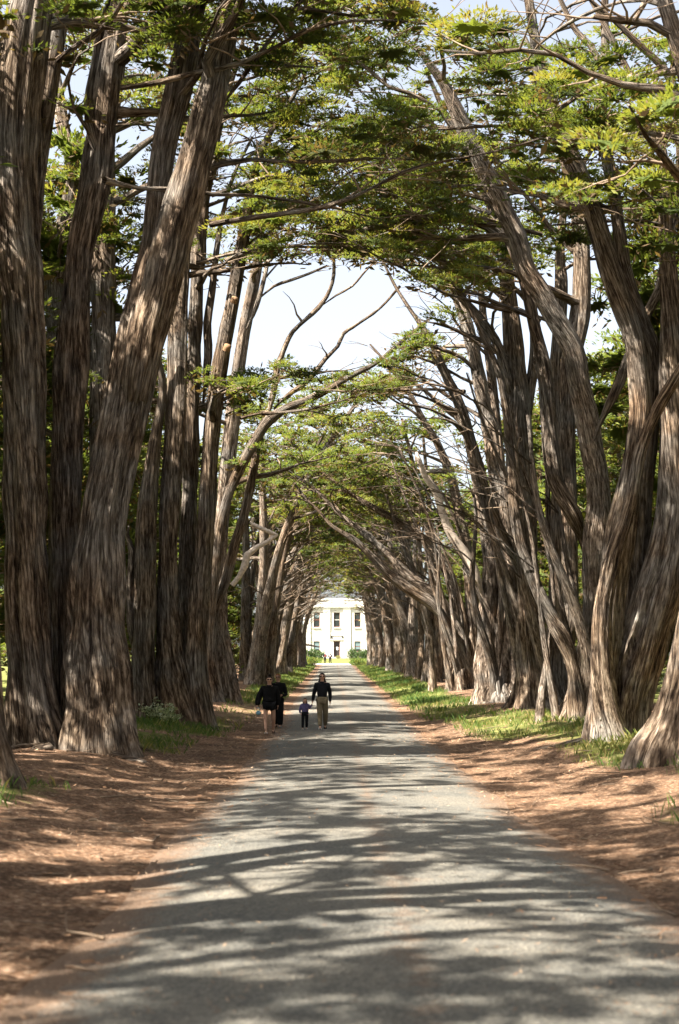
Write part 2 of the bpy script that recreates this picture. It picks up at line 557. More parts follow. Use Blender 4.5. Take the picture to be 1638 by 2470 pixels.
# the road: crowned, its edges dip under the verge so that the border is ragged
ry = np.arange(-28, 214.5, 0.5)
ru = np.linspace(-1, 1, 25)
RU, RY = np.meshgrid(ru, ry, indexing='ij')
hw = 2.32 + 0.2 * smooth(25, 60, RY) + 0.35 * (vnoise(RY * 0.35, RU * 0 + (RU > 0) * 7, 11) - 0.5)
RX = xc(RY) + RU * hw
RZ = zroad(RY) + 0.05 - 0.085 * np.abs(RU) ** 2.2 + (vnoise(RX * 1.2, RY * 1.2, 3) - 0.5) * 0.02
rn = len(ry)
V = np.stack([RX, RY, RZ], -1).reshape(-1, 3)
ii, jj = np.meshgrid(np.arange(len(ru) - 1), np.arange(rn - 1), indexing='ij')
F = np.stack([ii * rn + jj, (ii + 1) * rn + jj, (ii + 1) * rn + jj + 1, ii * rn + jj + 1], -1).reshape(-1, 4)
uvv = np.stack([RU, RY], -1).reshape(-1, 2)
o = link('road', np_mesh('road', V, [F], True, uv=[uvv[F]]), M['road'])
tag(o, kind='structure', label='grey gravel road running straight under the trees')

# pale sunlit cross road at the far end
cy0, cy1 = 203.0, 218.0
xs = np.linspace(-60, 60, 80)
ys = np.linspace(cy0, cy1, 8)
CX, CY = np.meshgrid(xs, ys, indexing='ij')
CZ = np.maximum(terrain(CX, CY), zroad(CY)) + 0.06
nj = len(ys)
V = np.stack([CX, CY, CZ], -1).reshape(-1, 3)
ii, jj = np.meshgrid(np.arange(len(xs) - 1), np.arange(nj - 1), indexing='ij')
F = np.stack([ii * nj + jj, (ii + 1) * nj + jj, (ii + 1) * nj + jj + 1, ii * nj + jj + 1], -1).reshape(-1, 4)
o = link('cross_road', np_mesh('cross_road', V, [F], True), M['pale_gravel'])
tag(o, kind='structure', label='pale gravel drive crossing in front of the white building')

# ------------------------------------------------------------------ foliage
rng = np.random.default_rng(7)
SKYGAP = np.array([(395, 690), (470, 700), (620, 655), (780, 640), (930, 650), (1000, 690), (1015, 750), (930, 840), (870, 880), (790, 885), (690, 850), (610, 815), (590, 850), (470, 870), (395, 920)], float)
VISTA = np.array([(700, 1600), (738, 1500), (775, 1484), (845, 1482), (880, 1508), (915, 1600)], float)
CORR = [(np.array([(990, 90), (1050, 90), (1150, 260), (1250, 430), (1320, 640), (1235, 640), (1120, 400), (1040, 240)], float), 43.0),
        (np.array([(445, 60), (600, 60), (530, 330), (440, 640), (380, 900), (260, 900), (340, 560)], float), 36.0),
        (np.array([(180, 150), (310, 150), (290, 480), (220, 700), (130, 700), (200, 400)], float), 36.0),
        (np.array([(-50, -50), (160, -50), (130, 420), (120, 800), (-50, 800)], float), 36.0),
        (np.array([(900, 1060), (1010, 860), (1110, 740), (1240, 660), (1700, 620), (1700, 1450), (1000, 1450), (920, 1200)], float), 72.0)]
TOPSKY = np.array([(1110, -400), (1110, 40), (1240, 75), (1280, 110), (1420, 95), (1480, 120), (1560, 105), (1640, 90), (1900, 60), (1900, -400)], float)


def inside(px, py, poly):
    c = np.zeros(np.shape(px), bool)
    j = len(poly) - 1
    for i in range(len(poly)):
        xi, yi = poly[i]; xj, yj = poly[j]
        t = ((yi > py) != (yj > py)) & (px < (xj - xi) * (py - yi) / (yj - yi + 1e-9) + xi)
        c ^= t
        j = i
    return c


def open_air(P, r, low=True):
    """False where the place has no foliage: the gap between the crowns, the view to the building, under the arch"""
    P = np.asarray(P, float)
    px, py, dep = project(P)
    R = r * PXF / np.maximum(dep, 1)
    bad = np.zeros(len(P), bool)
    for dx, dy in ((0, 0), (0.7, 0), (-0.7, 0), (0, 0.45), (0, -0.45)):
        bad |= inside(px + dx * R, py + dy * R, SKYGAP) & (dep > 10)
        bad |= inside(px + dx * R, py + dy * R, VISTA) & (dep > 10)
    bad |= inside(px, py, TOPSKY) & (dep > 10) & (rng.random(len(P)) < 0.93)
    for poly, dmax in CORR:
        if low: bad |= inside(px, py, poly) & (dep > 10) & (dep < dmax)
    lat = np.abs(P[:, 0] - xc(P[:, 1]))
    hg = P[:, 2] - zroad(P[:, 1])
    lo = np.interp(lat, [0, 3.5, 6, 8.5, 10.5], [10.2, 9.4, 8.0, 5.0, 0.9]) - np.interp(P[:, 1], [80, 170], [0, 0.9])
    if low: bad |= hg < lo
    return ~bad


def crown_mesh(name, pads, size, rng, dens=1.0, brown=True):
    """pads: (n,5) x y z radius tint; sprays of scale leaves on the upper side of every flat pad"""
    pads = np.asarray(pads, float)
    pads[:, 3] *= 0.74
    cnt = np.maximum(8, (dens * 8.2 * pads[:, 3] ** 2 / (size ** 2)).astype(int))
    idx = np.repeat(np.arange(len(pads)), cnt)
    n = len(idx)
    c = pads[idx, :3]; r = pads[idx, 3]
    ph = rng.uniform(0, 2 * PI, n)
    rho = np.sqrt(rng.random(n)) ** 0.9
    lobes = 1 + 0.28 * np.sin(ph * 3 + idx * 1.7) + 0.16 * np.sin(ph * 5 + idx * 2.9)
    rr = rho * lobes
    ux, uy = np.cos(ph), np.sin(ph)
    tilt_p = rng.uniform(-0.22, 0.22, (len(pads), 2)) + np.array([0, 0.24])
    tilt = tilt_p[idx]
    px = ux * rr * r; py = uy * rr * r
    dome = 0.30 * r * (1 - rr ** 2)
    pz = dome + px * tilt[:, 0] + py * tilt[:, 1] + rng.normal(0, 0.07, n) * r + 0.05 * r * np.sin(ph * 7 + idx)
    P = c + np.stack([px, py, pz], -1)
    L = size * rng.uniform(0.7, 1.5, n)
    w = L * rng.uniform(0.22, 0.38, n)
    D = np.stack([ux * (0.4 + rr), uy * (0.4 + rr), rng.uniform(0.0, 1.1, n)], -1) + rng.normal(0, 0.33, (n, 3))
    D /= np.linalg.norm(D, axis=1)[:, None]
    A = np.stack([rng.normal(0, 0.45, n), rng.normal(0, 0.45, n), np.ones(n)], -1)
    Sd = np.cross(D, A); Sd /= np.linalg.norm(Sd, axis=1)[:, None] + 1e-9
    bend = np.stack([0 * L, 0 * L, L * rng.uniform(-0.12, 0.12, n)], -1)
    V = np.empty((n, 4, 3))
    V[:, 0] = P - D * (0.35 * L)[:, None]
    V[:, 1] = P + D * (0.12 * L)[:, None] + Sd * (w * 0.5)[:, None] + bend
    V[:, 2] = P + D * (0.65 * L)[:, None]
    V[:, 3] = P + D * (0.12 * L)[:, None] - Sd * (w * 0.5)[:, None] - bend
    t = np.clip(pads[idx, 4] + rng.normal(0, 0.09, n), 0, 1)
    t = np.where(rng.random(n) < 0.07, 0.02, t)         # dead brown sprays
    # quads face the sky; shading follows the rounded pad
    qn = np.cross(V[:, 1] - V[:, 0], V[:, 3] - V[:, 0])
    flip = qn[:, 2] < 0
    V[flip] = V[flip][:, [0, 3, 2, 1]]
    qn[flip] *= -1
    qn /= np.linalg.norm(qn, axis=1)[:, None] + 1e-9
    dn = np.stack([px / r * 0.9 - tilt[:, 0], py / r * 0.9 - tilt[:, 1], np.full(n, 0.75)], -1)
    dn /= np.linalg.norm(dn, axis=1)[:, None]
    nn_ = 0.55 * qn + 0.75 * dn
    nn_ /= np.linalg.norm(nn_, axis=1)[:, None]
    # opaque ragged discs added inside every pad to block sunlight, tinted darker
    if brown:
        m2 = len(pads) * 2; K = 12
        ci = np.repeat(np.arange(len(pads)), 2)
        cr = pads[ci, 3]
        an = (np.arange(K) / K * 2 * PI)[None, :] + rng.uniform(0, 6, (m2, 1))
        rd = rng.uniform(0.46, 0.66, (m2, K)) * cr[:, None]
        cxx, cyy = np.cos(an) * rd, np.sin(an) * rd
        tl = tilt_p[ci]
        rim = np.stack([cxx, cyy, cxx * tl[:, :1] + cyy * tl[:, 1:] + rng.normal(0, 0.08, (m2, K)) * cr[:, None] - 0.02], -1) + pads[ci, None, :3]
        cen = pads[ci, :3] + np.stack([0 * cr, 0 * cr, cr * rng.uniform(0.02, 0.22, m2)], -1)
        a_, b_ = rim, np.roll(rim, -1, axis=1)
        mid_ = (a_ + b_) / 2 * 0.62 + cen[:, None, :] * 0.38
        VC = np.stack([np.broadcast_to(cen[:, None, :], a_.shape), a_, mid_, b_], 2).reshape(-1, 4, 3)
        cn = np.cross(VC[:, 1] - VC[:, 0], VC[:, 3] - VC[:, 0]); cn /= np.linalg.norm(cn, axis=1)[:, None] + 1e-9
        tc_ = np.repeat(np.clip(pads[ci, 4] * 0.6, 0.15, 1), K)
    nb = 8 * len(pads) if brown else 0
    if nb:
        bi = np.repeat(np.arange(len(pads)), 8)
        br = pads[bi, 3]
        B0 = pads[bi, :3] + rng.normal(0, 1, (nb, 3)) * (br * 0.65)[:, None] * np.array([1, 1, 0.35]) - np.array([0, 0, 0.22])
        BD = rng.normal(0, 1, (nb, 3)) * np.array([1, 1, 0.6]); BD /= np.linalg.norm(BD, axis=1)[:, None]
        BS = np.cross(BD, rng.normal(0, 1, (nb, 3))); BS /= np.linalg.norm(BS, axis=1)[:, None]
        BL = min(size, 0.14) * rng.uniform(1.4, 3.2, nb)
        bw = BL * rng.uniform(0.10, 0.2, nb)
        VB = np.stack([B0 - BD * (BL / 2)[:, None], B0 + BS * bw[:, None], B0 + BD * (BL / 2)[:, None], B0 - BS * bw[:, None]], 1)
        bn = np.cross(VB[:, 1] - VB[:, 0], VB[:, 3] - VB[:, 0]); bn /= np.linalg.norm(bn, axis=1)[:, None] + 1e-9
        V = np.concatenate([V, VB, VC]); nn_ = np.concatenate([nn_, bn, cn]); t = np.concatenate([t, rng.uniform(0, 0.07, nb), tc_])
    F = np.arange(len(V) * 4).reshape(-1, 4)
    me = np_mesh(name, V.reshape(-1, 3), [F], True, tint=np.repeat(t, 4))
    me.normals_split_custom_set_from_vertices(np.repeat(nn_, 4, axis=0).astype(np.float32))
    return me


# ------------------------------------------------------------------ trees
def wander(p0, d0, L, r0, r1, rng, n=7, wig=0.22, level=0.0, up=0.0):
    """a crooked limb; level pulls it towards horizontal, up bends it upwards"""
    d = np.array(d0, float); d /= np.linalg.norm(d)
    P = [np.array(p0, float)]
    for k in range(n):
        d = d + rng.normal(0, wig, 3) * np.array([1, 1, 0.7])
        d[2] = d[2] * (1 - level) + up
        d /= np.linalg.norm(d)
        P.append(P[-1] + d * (L / n))
    t = np.linspace(0, 1, n + 1)
    return np.column_stack([np.array(P), r0 + (r1 - r0) * t ** 0.8])


def in_gap(P):
    px, py, dep = project(np.atleast_2d(P))
    return bool((inside(px, py, SKYGAP) & (dep > 10)).any())


class Tree:
    def __init__(self, name, base, label, group, seed, cat='tree'):
        self.o = empty(name, base)
        tag(self.o, label, cat, group)
        self.base = np.array(base, float)
        self.rng = np.random.default_rng(seed)
        self.pads, self.twigs, self.limbs = [], Joined(), Joined()
        self.ntw = 0; self.nlimb = 0
        self.far = base[1] > 95
        self.hue = self.rng.uniform(0.30, 0.60)
        self.low = True

    def stem(self, pts, name='trunk', seg=None, flute=0.18, flare=0.0, step=0.3, mat='bark', lump=0.0):
        P = catmull(np.asarray(pts, float), step)
        R = np.maximum(P[:, 3], 0.008)
        d = max(self.base[1], 8)
        if seg is None:
            seg = int(np.clip(R.max() * 2 * 1420 / d * 1.0, 8, 64))
        V, F, UV = tube(P[:, :3], R, seg, flute, self.rng, flare, self.rng.uniform(-0.06, 0.06), lump)
        me = np_mesh(name, V - self.base, F, True, UV)
        return link(name, me, M[mat], self.o)

    def thin(self, P4, seg=4, big=False):
        P = catmull(P4, 0.5 if not big else 0.3)
        V, F, UV = tube(P[:, :3], np.maximum(P[:, 3], 0.006), seg)
        j = self.limbs if big else self.twigs
        j.add(V - self.base, F, UV)
        if big: self.nlimb += 1
        else: self.ntw += 1

    def pad(self, p, r, hue=0.0):
        self.pads.append((p[0], p[1], p[2], r, float(np.clip(self.hue + hue + self.rng.normal(0, 0.08), 0.12, 0.86))))

    def spray(self, P4, n_sec, rng, reach=2.0, padr=0.7, hue=0.0):
        """side shoots with flat pads along the outer part of a limb"""
        m = len(P4)
        for k in range(n_sec):
            t = rng.uniform(0.30, 1.0)
            i = min(m - 2, int(t * (m - 1)))
            p = P4[i, :3] + (P4[i + 1, :3] - P4[i, :3]) * rng.random()
            tang = P4[i + 1, :3] - P4[i, :3]; tang /= np.linalg.norm(tang) + 1e-9
            a = rng.uniform(0, 2 * PI)
            d = tang * 0.8 + np.array([math.cos(a), math.sin(a), rng.uniform(-0.05, 0.40)])
            L = reach * rng.uniform(0.45, 1.15)
            q = wander(p, d, L, max(0.014, P4[i, 3] * 0.5), 0.008, rng, 4, 0.25, 0.25, 0.05)
            if in_gap(q[2:, :3]) and rng.random() < 0.45: continue
            self.thin(q, 3 if self.far else 4)
            ends = [q[-1, :3]]
            if rng.random() < 0.45:
                d2 = (q[-1, :3] - q[1, :3]) + rng.normal(0, 0.6, 3) * L * np.array([1, 1, 0.2])
                q2 = wander(q[2, :3], d2, L * 0.7, 0.014, 0.006, rng, 3, 0.2, 0.3)
                self.thin(q2, 3)
                ends.append(q2[-1, :3])
            for e in ends:
                self.pad(e + rng.normal(0, 0.10, 3), padr * rng.uniform(0.55, 1.3), hue)

    def grow(self, stem4, side, h0=7.5, n=9, L=(3.0, 6.5), sec=6, road=0.6, padr=0.72, own=True):
        """limbs on the upper part of a stem (side: -1 left row, +1 right row)"""
        rng = self.rng
        z = stem4[:, 2] - zroad(stem4[:, 1])
        ok = np.where(z > h0)[0]
        if len(ok) < 2: return
        n = int(round(n * 1.3))
        for k in range(n):
            i = ok[int(((k + rng.uniform(0.1, 0.9)) / n) ** 0.8 * (len(ok) - 1))]
            if rng.random() < road:
                a = (0 if side < 0 else PI) + rng.normal(0, 0.75)
            else:
                a = rng.uniform(0, 2 * PI)
            d = (math.cos(a), math.sin(a), rng.uniform(0.25, 1.0))
            top = (i - ok[0]) / max(1, len(ok) - 1)
            ln = rng.uniform(*L) * (1 - 0.35 * top)
            r0 = float(np.clip(stem4[i, 3] * rng.uniform(0.35, 0.6), 0.035, 0.16))
            q = wander(stem4[i, :3], d, ln, r0, 0.018, rng, 7, 0.22, 0.24, 0.0)
            if not open_air(q[-3:, :3], 0.1, self.low).any():
                continue
            while len(q) > 4 and not open_air(q[-1:, :3], 0.0, self.low)[0]:
                q = q[:-1]
            if in_gap(q[2:, :3]): continue
            if own and not self.far:
                self.stem(q, 'limb', 7, 0.0, 0, 0.4, 'bark', 0.5)
            else:
                self.thin(q, 5, True)
            self.spray(q, sec, rng, 2.0, padr * 1.15, float(rng.normal(0, 0.13)))

    def bare(self, stem4, side, n, h0=4.5, own=False):
        """thin bare boughs that fork and arch over the road"""
        rng = self.rng
        z = stem4[:, 2] - zroad(stem4[:, 1])
        ok = np.where(z > h0)[0]
        if len(ok) < 3: return
        for k in range(n):
            i = ok[int(rng.random() * (len(ok) - 1))]
            a = (0 if side < 0 else PI) + rng.normal(0, 0.6)
            L = rng.uniform(2.5, 6.0)
            r0 = float(np.clip(stem4[i, 3] * rng.uniform(0.2, 0.45), 0.025, 0.085))
            q = wander(stem4[i, :3], (math.cos(a), math.sin(a), rng.uniform(0.6, 1.4)), L, r0, 0.012, rng, 7, 0.17, 0.13)
            if inside(*[np.array([v]) for v in project(q[-1, :3])[:2]], VISTA)[0]: continue
            if in_gap(q[:, :3]): continue
            self.thin(q, 5, True)
            for m_ in range(2):
                j = rng.integers(2, 6)
                q2 = wander(q[j, :3], (q[j + 1, :3] - q[j, :3]) / (L / 7) + rng.normal(0, 0.6, 3), L * rng.uniform(0.25, 0.5), q[j, 3] * 0.7, 0.008, rng, 5, 0.28, 0.08)
                self.thin(q2, 4)

    def roof(self, n, side, z=(10.5, 16.0), sec=6):
        """long leafy boughs high over the road"""
        rng = self.rng
        for k in range(n):
            p = np.array([self.base[0] - side * rng.uniform(0.5, 2.5), self.base[1] + rng.normal(0, 1.2), float(zroad(self.base[1])) + rng.uniform(*z)])
            a = (0 if side < 0 else PI) + rng.normal(0, 0.45)
            q = wander(p, (math.cos(a), math.sin(a), rng.uniform(0.0, 0.5)), rng.uniform(4.5, 8.0), 0.075, 0.016, rng, 8, 0.16, 0.2)
            if in_gap(q[:, :3]): continue
            self.stem(q, 'limb', 7, 0.0, 0, 0.4, 'bark', 0.5)
            self.spray(q, sec, rng, 2.1, 0.82, float(rng.normal(0, 0.14)))

    def strands(self, base, n, side, H=(8, 13), spread=0.8):
        """slender twisting stems fused to the clump"""
        rng = self.rng
        for k in range(n):
            x, y = base[0] + rng.normal(0, spread * 0.6), base[1] + rng.normal(0, spread)
            h = rng.uniform(*H); r0 = rng.uniform(0.09, 0.20)
            lean = rng.uniform(0.05, 0.36); ph = rng.uniform(0, 6); am = rng.uniform(0.1, 0.35)
            z0 = float(terrain(x, y)) - 0.25
            dy = rng.normal(0, 0.12)
            pts = []
            for t in np.linspace(0, 1, 10):
                pts.append((x - side * lean * h * (0.3 * t + 0.7 * t ** 2) + am * math.sin(ph + t * 7), y + dy * h * t + am * math.cos(ph + t * 6), z0 + h * t * (1 - 0.12 * lean * t), r0 * (1 - 0.75 * t)))
            pts = np.array(pts)
            self.stem(pts, 'trunk', None, 0.12, 0.5, 0.35, 'bark_pale' if rng.random() < 0.35 else 'bark', 0.25)
            P = catmull(pts, 0.4)
            self.bare(P, side, 2, 4.5)
            self.grow(P, side, 7.5, 3, (2, 4), 4, 0.6)

    def finish(self, size=None, dens=1.0):
        d = self.base[1]
        if size is None:
            size = float(np.clip(0.0026 * max(d, 20), 0.095, 0.38))
        if self.pads:
            p = np.array(self.pads)
            p = p[open_air(p[:, :3], p[:, 3], self.low)]
            if len(p):
                p[:, :3] -= self.base
                link('crown', crown_mesh('crown', p, size, self.rng, dens), M['needles'], self.o, 'stuff')
        if self.ntw:
            link('twigs', self.twigs.mesh('twigs'), M['twig'], self.o, 'stuff')
        if self.nlimb:
            link('limbs', self.limbs.mesh('limbs'), M['bark'], self.o, 'stuff')


def trace(pts, d, bow=0.0, lean=0.0):
    """photo pixel trace (x, y, width) at distance d -> points with radii; bow/lean move it in depth"""
    n = len(pts)
    out = []
    for k, (x, y, w) in enumerate(pts):
        t = k / max(1, n - 1)
        dd = d + lean * t + bow * math.sin(t * PI)
        p = at(x, y, dd)
        out.append((p[0], p[1], p[2], w * 0.5 * dd / PXF))
    return np.array(out)


def extend(P4, L, r1, rng, dx=0.0):
    d = P4[-1, :3] - P4[-2, :3]; d /= np.linalg.norm(d)
    d = d * 0.8 + np.array([dx, 0, 0.4])
    q = wander(P4[-1, :3], d, L, P4[-1, 3], r1, rng, max(3, int(L / 1.2)), 0.10)
    return np.vstack([P4, q[1:]])


def sink(P4, to=0.35):
    """carry the foot of a stem into the ground"""
    b = P4[0].copy()
    g = terrain(b[0], b[1])
    if b[2] > g - to:
        b2 = b.copy(); b2[2] = g - to
        if b[2] - b2[2] > 0.15:
            return np.vstack([b2, P4])
    return P4


GL, GR = 'cypresses in the row left of the road', 'cypresses in the row right of the road'


def roots(T, px, n, rng, sgn):
    for k in range(n):
        a = rng.uniform(0, 2 * PI)
        b = np.array([px[0] + math.cos(a) * px[2], px[1] + math.sin(a) * px[2]])
        L = rng.uniform(0.8, 1.9)
        P = []
        for t in np.linspace(0, 1, 6):
            q = b + np.array([math.cos(a + 0.5 * t * rng.uniform(-1, 1)), math.sin(a)]) * L * t
            P.append((q[0], q[1], terrain(q[0], q[1]) + 0.01 - 0.07 * t, 0.13 * (1 - 0.72 * t)))
        T.stem(np.array(P), 'root', 9, 0.08, 0, 0.2, 'bark', 0.2)


def traced_tree(label, group, seed, base_px, stems, d=None):
    """stems: (points, depth offset, lean, extension metres, extension drift x, grows, limb count)"""
    b = ground_at(*base_px)
    if d is None: d = b[1]
    else: b = np.array([at(base_px[0], base_px[1], d)[0], d, 0]); b[2] = terrain(b[0], b[1])
    T = Tree('cypress_tree', b, label, group, seed)
    T.d = d
    side = -1 if b[0] < 0 else 1
    for st in stems:
        pts, off, lean, ext, drift, n, kw = st
        P4 = trace(pts, d + off, T.rng.uniform(-0.3, 0.3), lean)
        low = P4[0, 2] - terrain(P4[0, 0], P4[0, 1]) < 0.9
        if low: P4 = sink(P4)
        elif kw.get('fork', 1):
            P4 = catmull(P4, 0.3)
            t_ = np.linspace(0, 1, len(P4)); L_ = np.linalg.norm(P4[-1, :3] - P4[0, :3])
            k_ = np.clip(1.2 / max(L_, 0.5), 0.05, 0.5)
            P4[:, 3] *= 0.35 + 0.65 * smooth(0, k_, t_)
            P4[:, 1] += (0.75 if kw.get('name', 'trunk') == 'trunk' else 0.15) * (1 - smooth(0, k_, t_))
        if ext: P4 = extend(P4, ext, 0.05, T.rng, drift)
        P = catmull(P4, 0.3)
        T.stem(P4, kw.get('name', 'trunk'), None, kw.get('flute', 0.18), kw.get('flare', 0.42) if low else 0.0, 0.22, kw.get('mat', 'bark'), kw.get('lump', 0.12))
        if n: T.grow(P, side, kw.get('h0', 8.0), n, kw.get('L', (3, 6.5)), kw.get('sec', 6), kw.get('road', 0.6))
        if kw.get('tip'):
            T.spray(P4, kw['tip'], T.rng, 1.5, 0.55)
    return T


# --- left row, nearest first
T = traced_tree('thick grey cypress at the left edge, its flared foot nearest the viewer', GL, 11, (10, 1890),
    [([(-20, 1890, 130), (-22, 1780, 78), (-28, 1650, 66), (-30, 1450, 62), (-34, 1200, 66), (-45, 900, 64), (-60, 600, 60)], 0, 0, 7, -0.1, 6, dict(h0=12))])
roots(T, (T.base[0], T.base[1], 0.3), 2, T.rng, 1); T.finish()

T = traced_tree('massive fluted cypress cluster with one broad trunk leaning over towards the road', GL, 12, (190, 1800),
    [([(95, 1800, 130), (82, 1700, 118), (72, 1550, 112), (66, 1400, 108), (62, 1240, 106), (60, 1050, 104), (58, 850, 104), (50, 680, 104), (40, 540, 104), (34, 400, 104), (40, 280, 112), (55, 150, 112), (75, 20, 105)], -0.3, -0.8, 6, 0.1, 4, dict(flute=0.20, h0=13)),
     ([(50, 800, 40), (58, 650, 54), (66, 540, 60), (80, 440, 58), (98, 330, 52), (118, 200, 48), (135, 80, 44), (150, 0, 40)], -0.1, 0.4, 6, 0.0, 4, dict(h0=13)),
     ([(155, 1790, 90), (152, 1640, 76), (152, 1450, 74), (157, 1240, 70), (164, 1050, 78), (172, 900, 84), (182, 750, 76), (192, 620, 66), (214, 520, 76), (232, 440, 80), (246, 314, 72), (262, 190, 62), (282, 60, 50)], 0.5, 0.3, 5, 0.05, 6, dict(flute=0.20, h0=13)),
     ([(250, 440, 30), (222, 330, 26), (214, 250, 26), (228, 160, 22)], 0.2, 0.6, 3, 0, 3, {}),
     ([(228, 1795, 178), (232, 1710, 164), (230, 1560, 154), (236, 1400, 136), (252, 1240, 118), (284, 1090, 114), (320, 934, 114), (346, 790, 102), (358, 680, 84), (368, 600, 66), (376, 520, 60), (395, 366, 64), (434, 209, 70), (456, 90, 60), (474, 0, 56)], -0.2, 0.8, 6, 0.05, 7, dict(flute=0.21, h0=13, flare=0.2)),
     ([(300, 1060, 60), (330, 930, 76), (362, 790, 84), (388, 690, 84), (408, 610, 84), (430, 523, 84), (474, 366, 82), (513, 209, 70), (536, 105, 60), (562, 0, 52)], -0.15, -0.3, 6, 0.12, 8, dict(h0=13)),
     ([(520, 260, 18), (575, 199, 15), (612, 150, 13), (643, 105, 12), (690, 45, 11), (735, -10, 9)], 0.0, 0.8, 0, 0, 0, dict(name='limb', lump=0.5, tip=3))])
roots(T, (T.base[0] + 0.2, T.base[1] - 0.7, 0.8), 6, T.rng, 1); T.roof(4, -1)
T.finish()

T = traced_tree('dark mottled cypress standing behind the massive left cluster', GL, 13, (250, 1700),
    [([(250, 1700, 60), (250, 1500, 50), (248, 1240, 50), (248, 1000, 58), (250, 800, 62), (250, 640, 62), (252, 520, 60), (256, 380, 52)], 0, 0.6, 6, 0.0, 8, dict(h0=9)),
     ([(205, 1690, 50), (170, 1300, 44), (148, 980, 40), (136, 800, 46), (130, 700, 46), (140, 600, 38), (175, 420, 34), (150, 300, 34)], 0.6, 0.6, 5, -0.05, 6, dict(mat='bark_pale'))], d=43.0)
T.finish()

T = traced_tree('cypress clump of straight reddish trunks, one with sawn off branch stubs', GL, 14, (400, 1735),
    [([(345, 1715, 66), (345, 1600, 58), (350, 1450, 56), (352, 1320, 54), (356, 1220, 50), (366, 1120, 36), (378, 1030, 26), (392, 930, 18)], -0.3, 0, 3, -0.1, 0, {}),
     ([(432, 1735, 92), (418, 1640, 74), (408, 1500, 54), (406, 1360, 46), (410, 1240, 46), (420, 1090, 48), (427, 934, 46), (431, 777, 44), (441, 620, 36), (452, 520, 34)], 0, 0.3, 6, 0.05, 7, {}),
     ([(462, 1720, 70), (452, 1560, 52), (452, 1400, 42), (456, 1240, 38), (461, 1090, 36), (465, 934, 36), (472, 777, 34), (478, 620, 30), (490, 500, 26)], 0.5, 0.6, 6, 0.1, 7, dict(lump=0.3)),
     ([(478, 1725, 66), (470, 1600, 60), (480, 1450, 54), (492, 1320, 50), (501, 1200, 46), (508, 1080, 44), (523, 934, 43), (540, 830, 40), (558, 740, 37), (574, 650, 34), (590, 560, 30)], -0.1, 0.4, 6, 0.1, 8, {}),
     ([(484, 960, 18), (502, 860, 22), (500, 780, 22), (512, 700, 20), (520, 620, 18)], 0.7, 0.4, 4, 0.1, 4, {}),
     ([(318, 1600, 22), (312, 1420, 22), (318, 1330, 18), (306, 1290, 10), (310, 1270, 5)], -0.5, 0, 0, 0, 0, dict(mat='bark_pale', flare=0))])
roots(T, (T.base[0] + 0.3, T.base[1] - 0.4, 0.6), 4, T.rng, 1)
for (x, y, w, a) in ((546, 845, 20, 1), (563, 730, 18, 1)):
    p = at(x, y, T.d - 0.25)
    q = np.array([(p[0], p[1], p[2], w / 2 * T.d / PXF), (p[0] + 0.06, p[1] - 0.09, p[2] + 0.14, w / 2 * T.d / PXF * 0.9)])
    T.stem(q, 'branch_stub', 12, 0, 0, 0.05, 'cut')
T.roof(9, -1)
T.finish()

T = traced_tree('cypress with long slim stems forking into bare curved branches before the sky gap', GL, 15, (520, 1690),
    [([(545, 1690, 56), (532, 1560, 40), (526, 1420, 34), (530, 1300, 30), (540, 1200, 32), (552, 1080, 36), (568, 934, 32), (584, 830, 30), (596, 760, 30), (612, 680, 27), (624, 610, 24)], 0.3, 0.5, 5, 0.1, 8, dict(mat='bark_pale')),
     ([(500, 1690, 60), (502, 1538, 28), (512, 1440, 25), (522, 1350, 25), (536, 1250, 24), (558, 1175, 24), (592, 1105, 24), (622, 1052, 26), (648, 1015, 26), (690, 985, 20), (735, 968, 18), (800, 935, 16), (850, 905, 14), (900, 880, 12), (940, 850, 11), (980, 815, 10), (1035, 770, 8)], -0.4, -1.5, 0, 0, 0, dict(flute=0.05)),
     ([(505, 1680, 50), (512, 1500, 26), (545, 1397, 25), (565, 1318, 24), (590, 1237, 23), (612, 1130, 20), (624, 1060, 19), (640, 1010, 18)], 0.1, -0.6, 0, 0, 0, dict(flute=0.05)),
     ([(638, 1022, 22), (650, 985, 18), (662, 935, 17), (668, 890, 16), (688, 835, 15), (706, 800, 15), (738, 770, 13), (768, 742, 12), (788, 715, 11), (802, 680, 10), (806, 640, 9), (800, 590, 7)], -0.9, 0.4, 0, 0, 0, dict(name='limb', flute=0, lump=0.4, tip=4)),
     ([(660, 985, 15), (690, 955, 14), (735, 925, 14), (762, 895, 13), (785, 865, 12), (815, 835, 11), (828, 805, 10), (850, 790, 9), (880, 770, 8), (920, 740, 7), (965, 690, 6)], -0.9, 0.6, 0, 0, 0, dict(name='limb', flute=0, lump=0.4, tip=3)),
     ([(772, 738, 8), (810, 712, 7), (850, 690, 6), (885, 650, 5), (925, 615, 4)], -0.6, 0.4, 0, 0, 0, dict(name='limb', flute=0, tip=3)),
     ([(622, 720, 12), (660, 690, 9), (700, 676, 8), (745, 660, 7), (790, 640, 5)], 0.6, 0.3, 0, 0, 0, dict(name='limb', flute=0, tip=5)),
     ([(595, 790, 14), (618, 740, 13), (640, 660, 11), (650, 600, 10)], 0.2, 0.3, 3, 0.2, 3, dict(name='limb', flute=0))])
T.roof(7, -1)
T.finish()

# --- right row, nearest first
T = traced_tree('cypress half cut by the right edge, its dark foot nearest on that side', GR, 21, (1655, 1835),
    [([(1662, 1835, 170), (1672, 1740, 130), (1690, 1600, 112), (1712, 1400, 100), (1730, 1150, 92), (1740, 850, 82), (1730, 500, 70)], 0, 0, 7, 0.1, 10, dict(flute=0.22))])
roots(T, (T.base[0], T.base[1], 0.4), 3, T.rng, 1); T.finish()

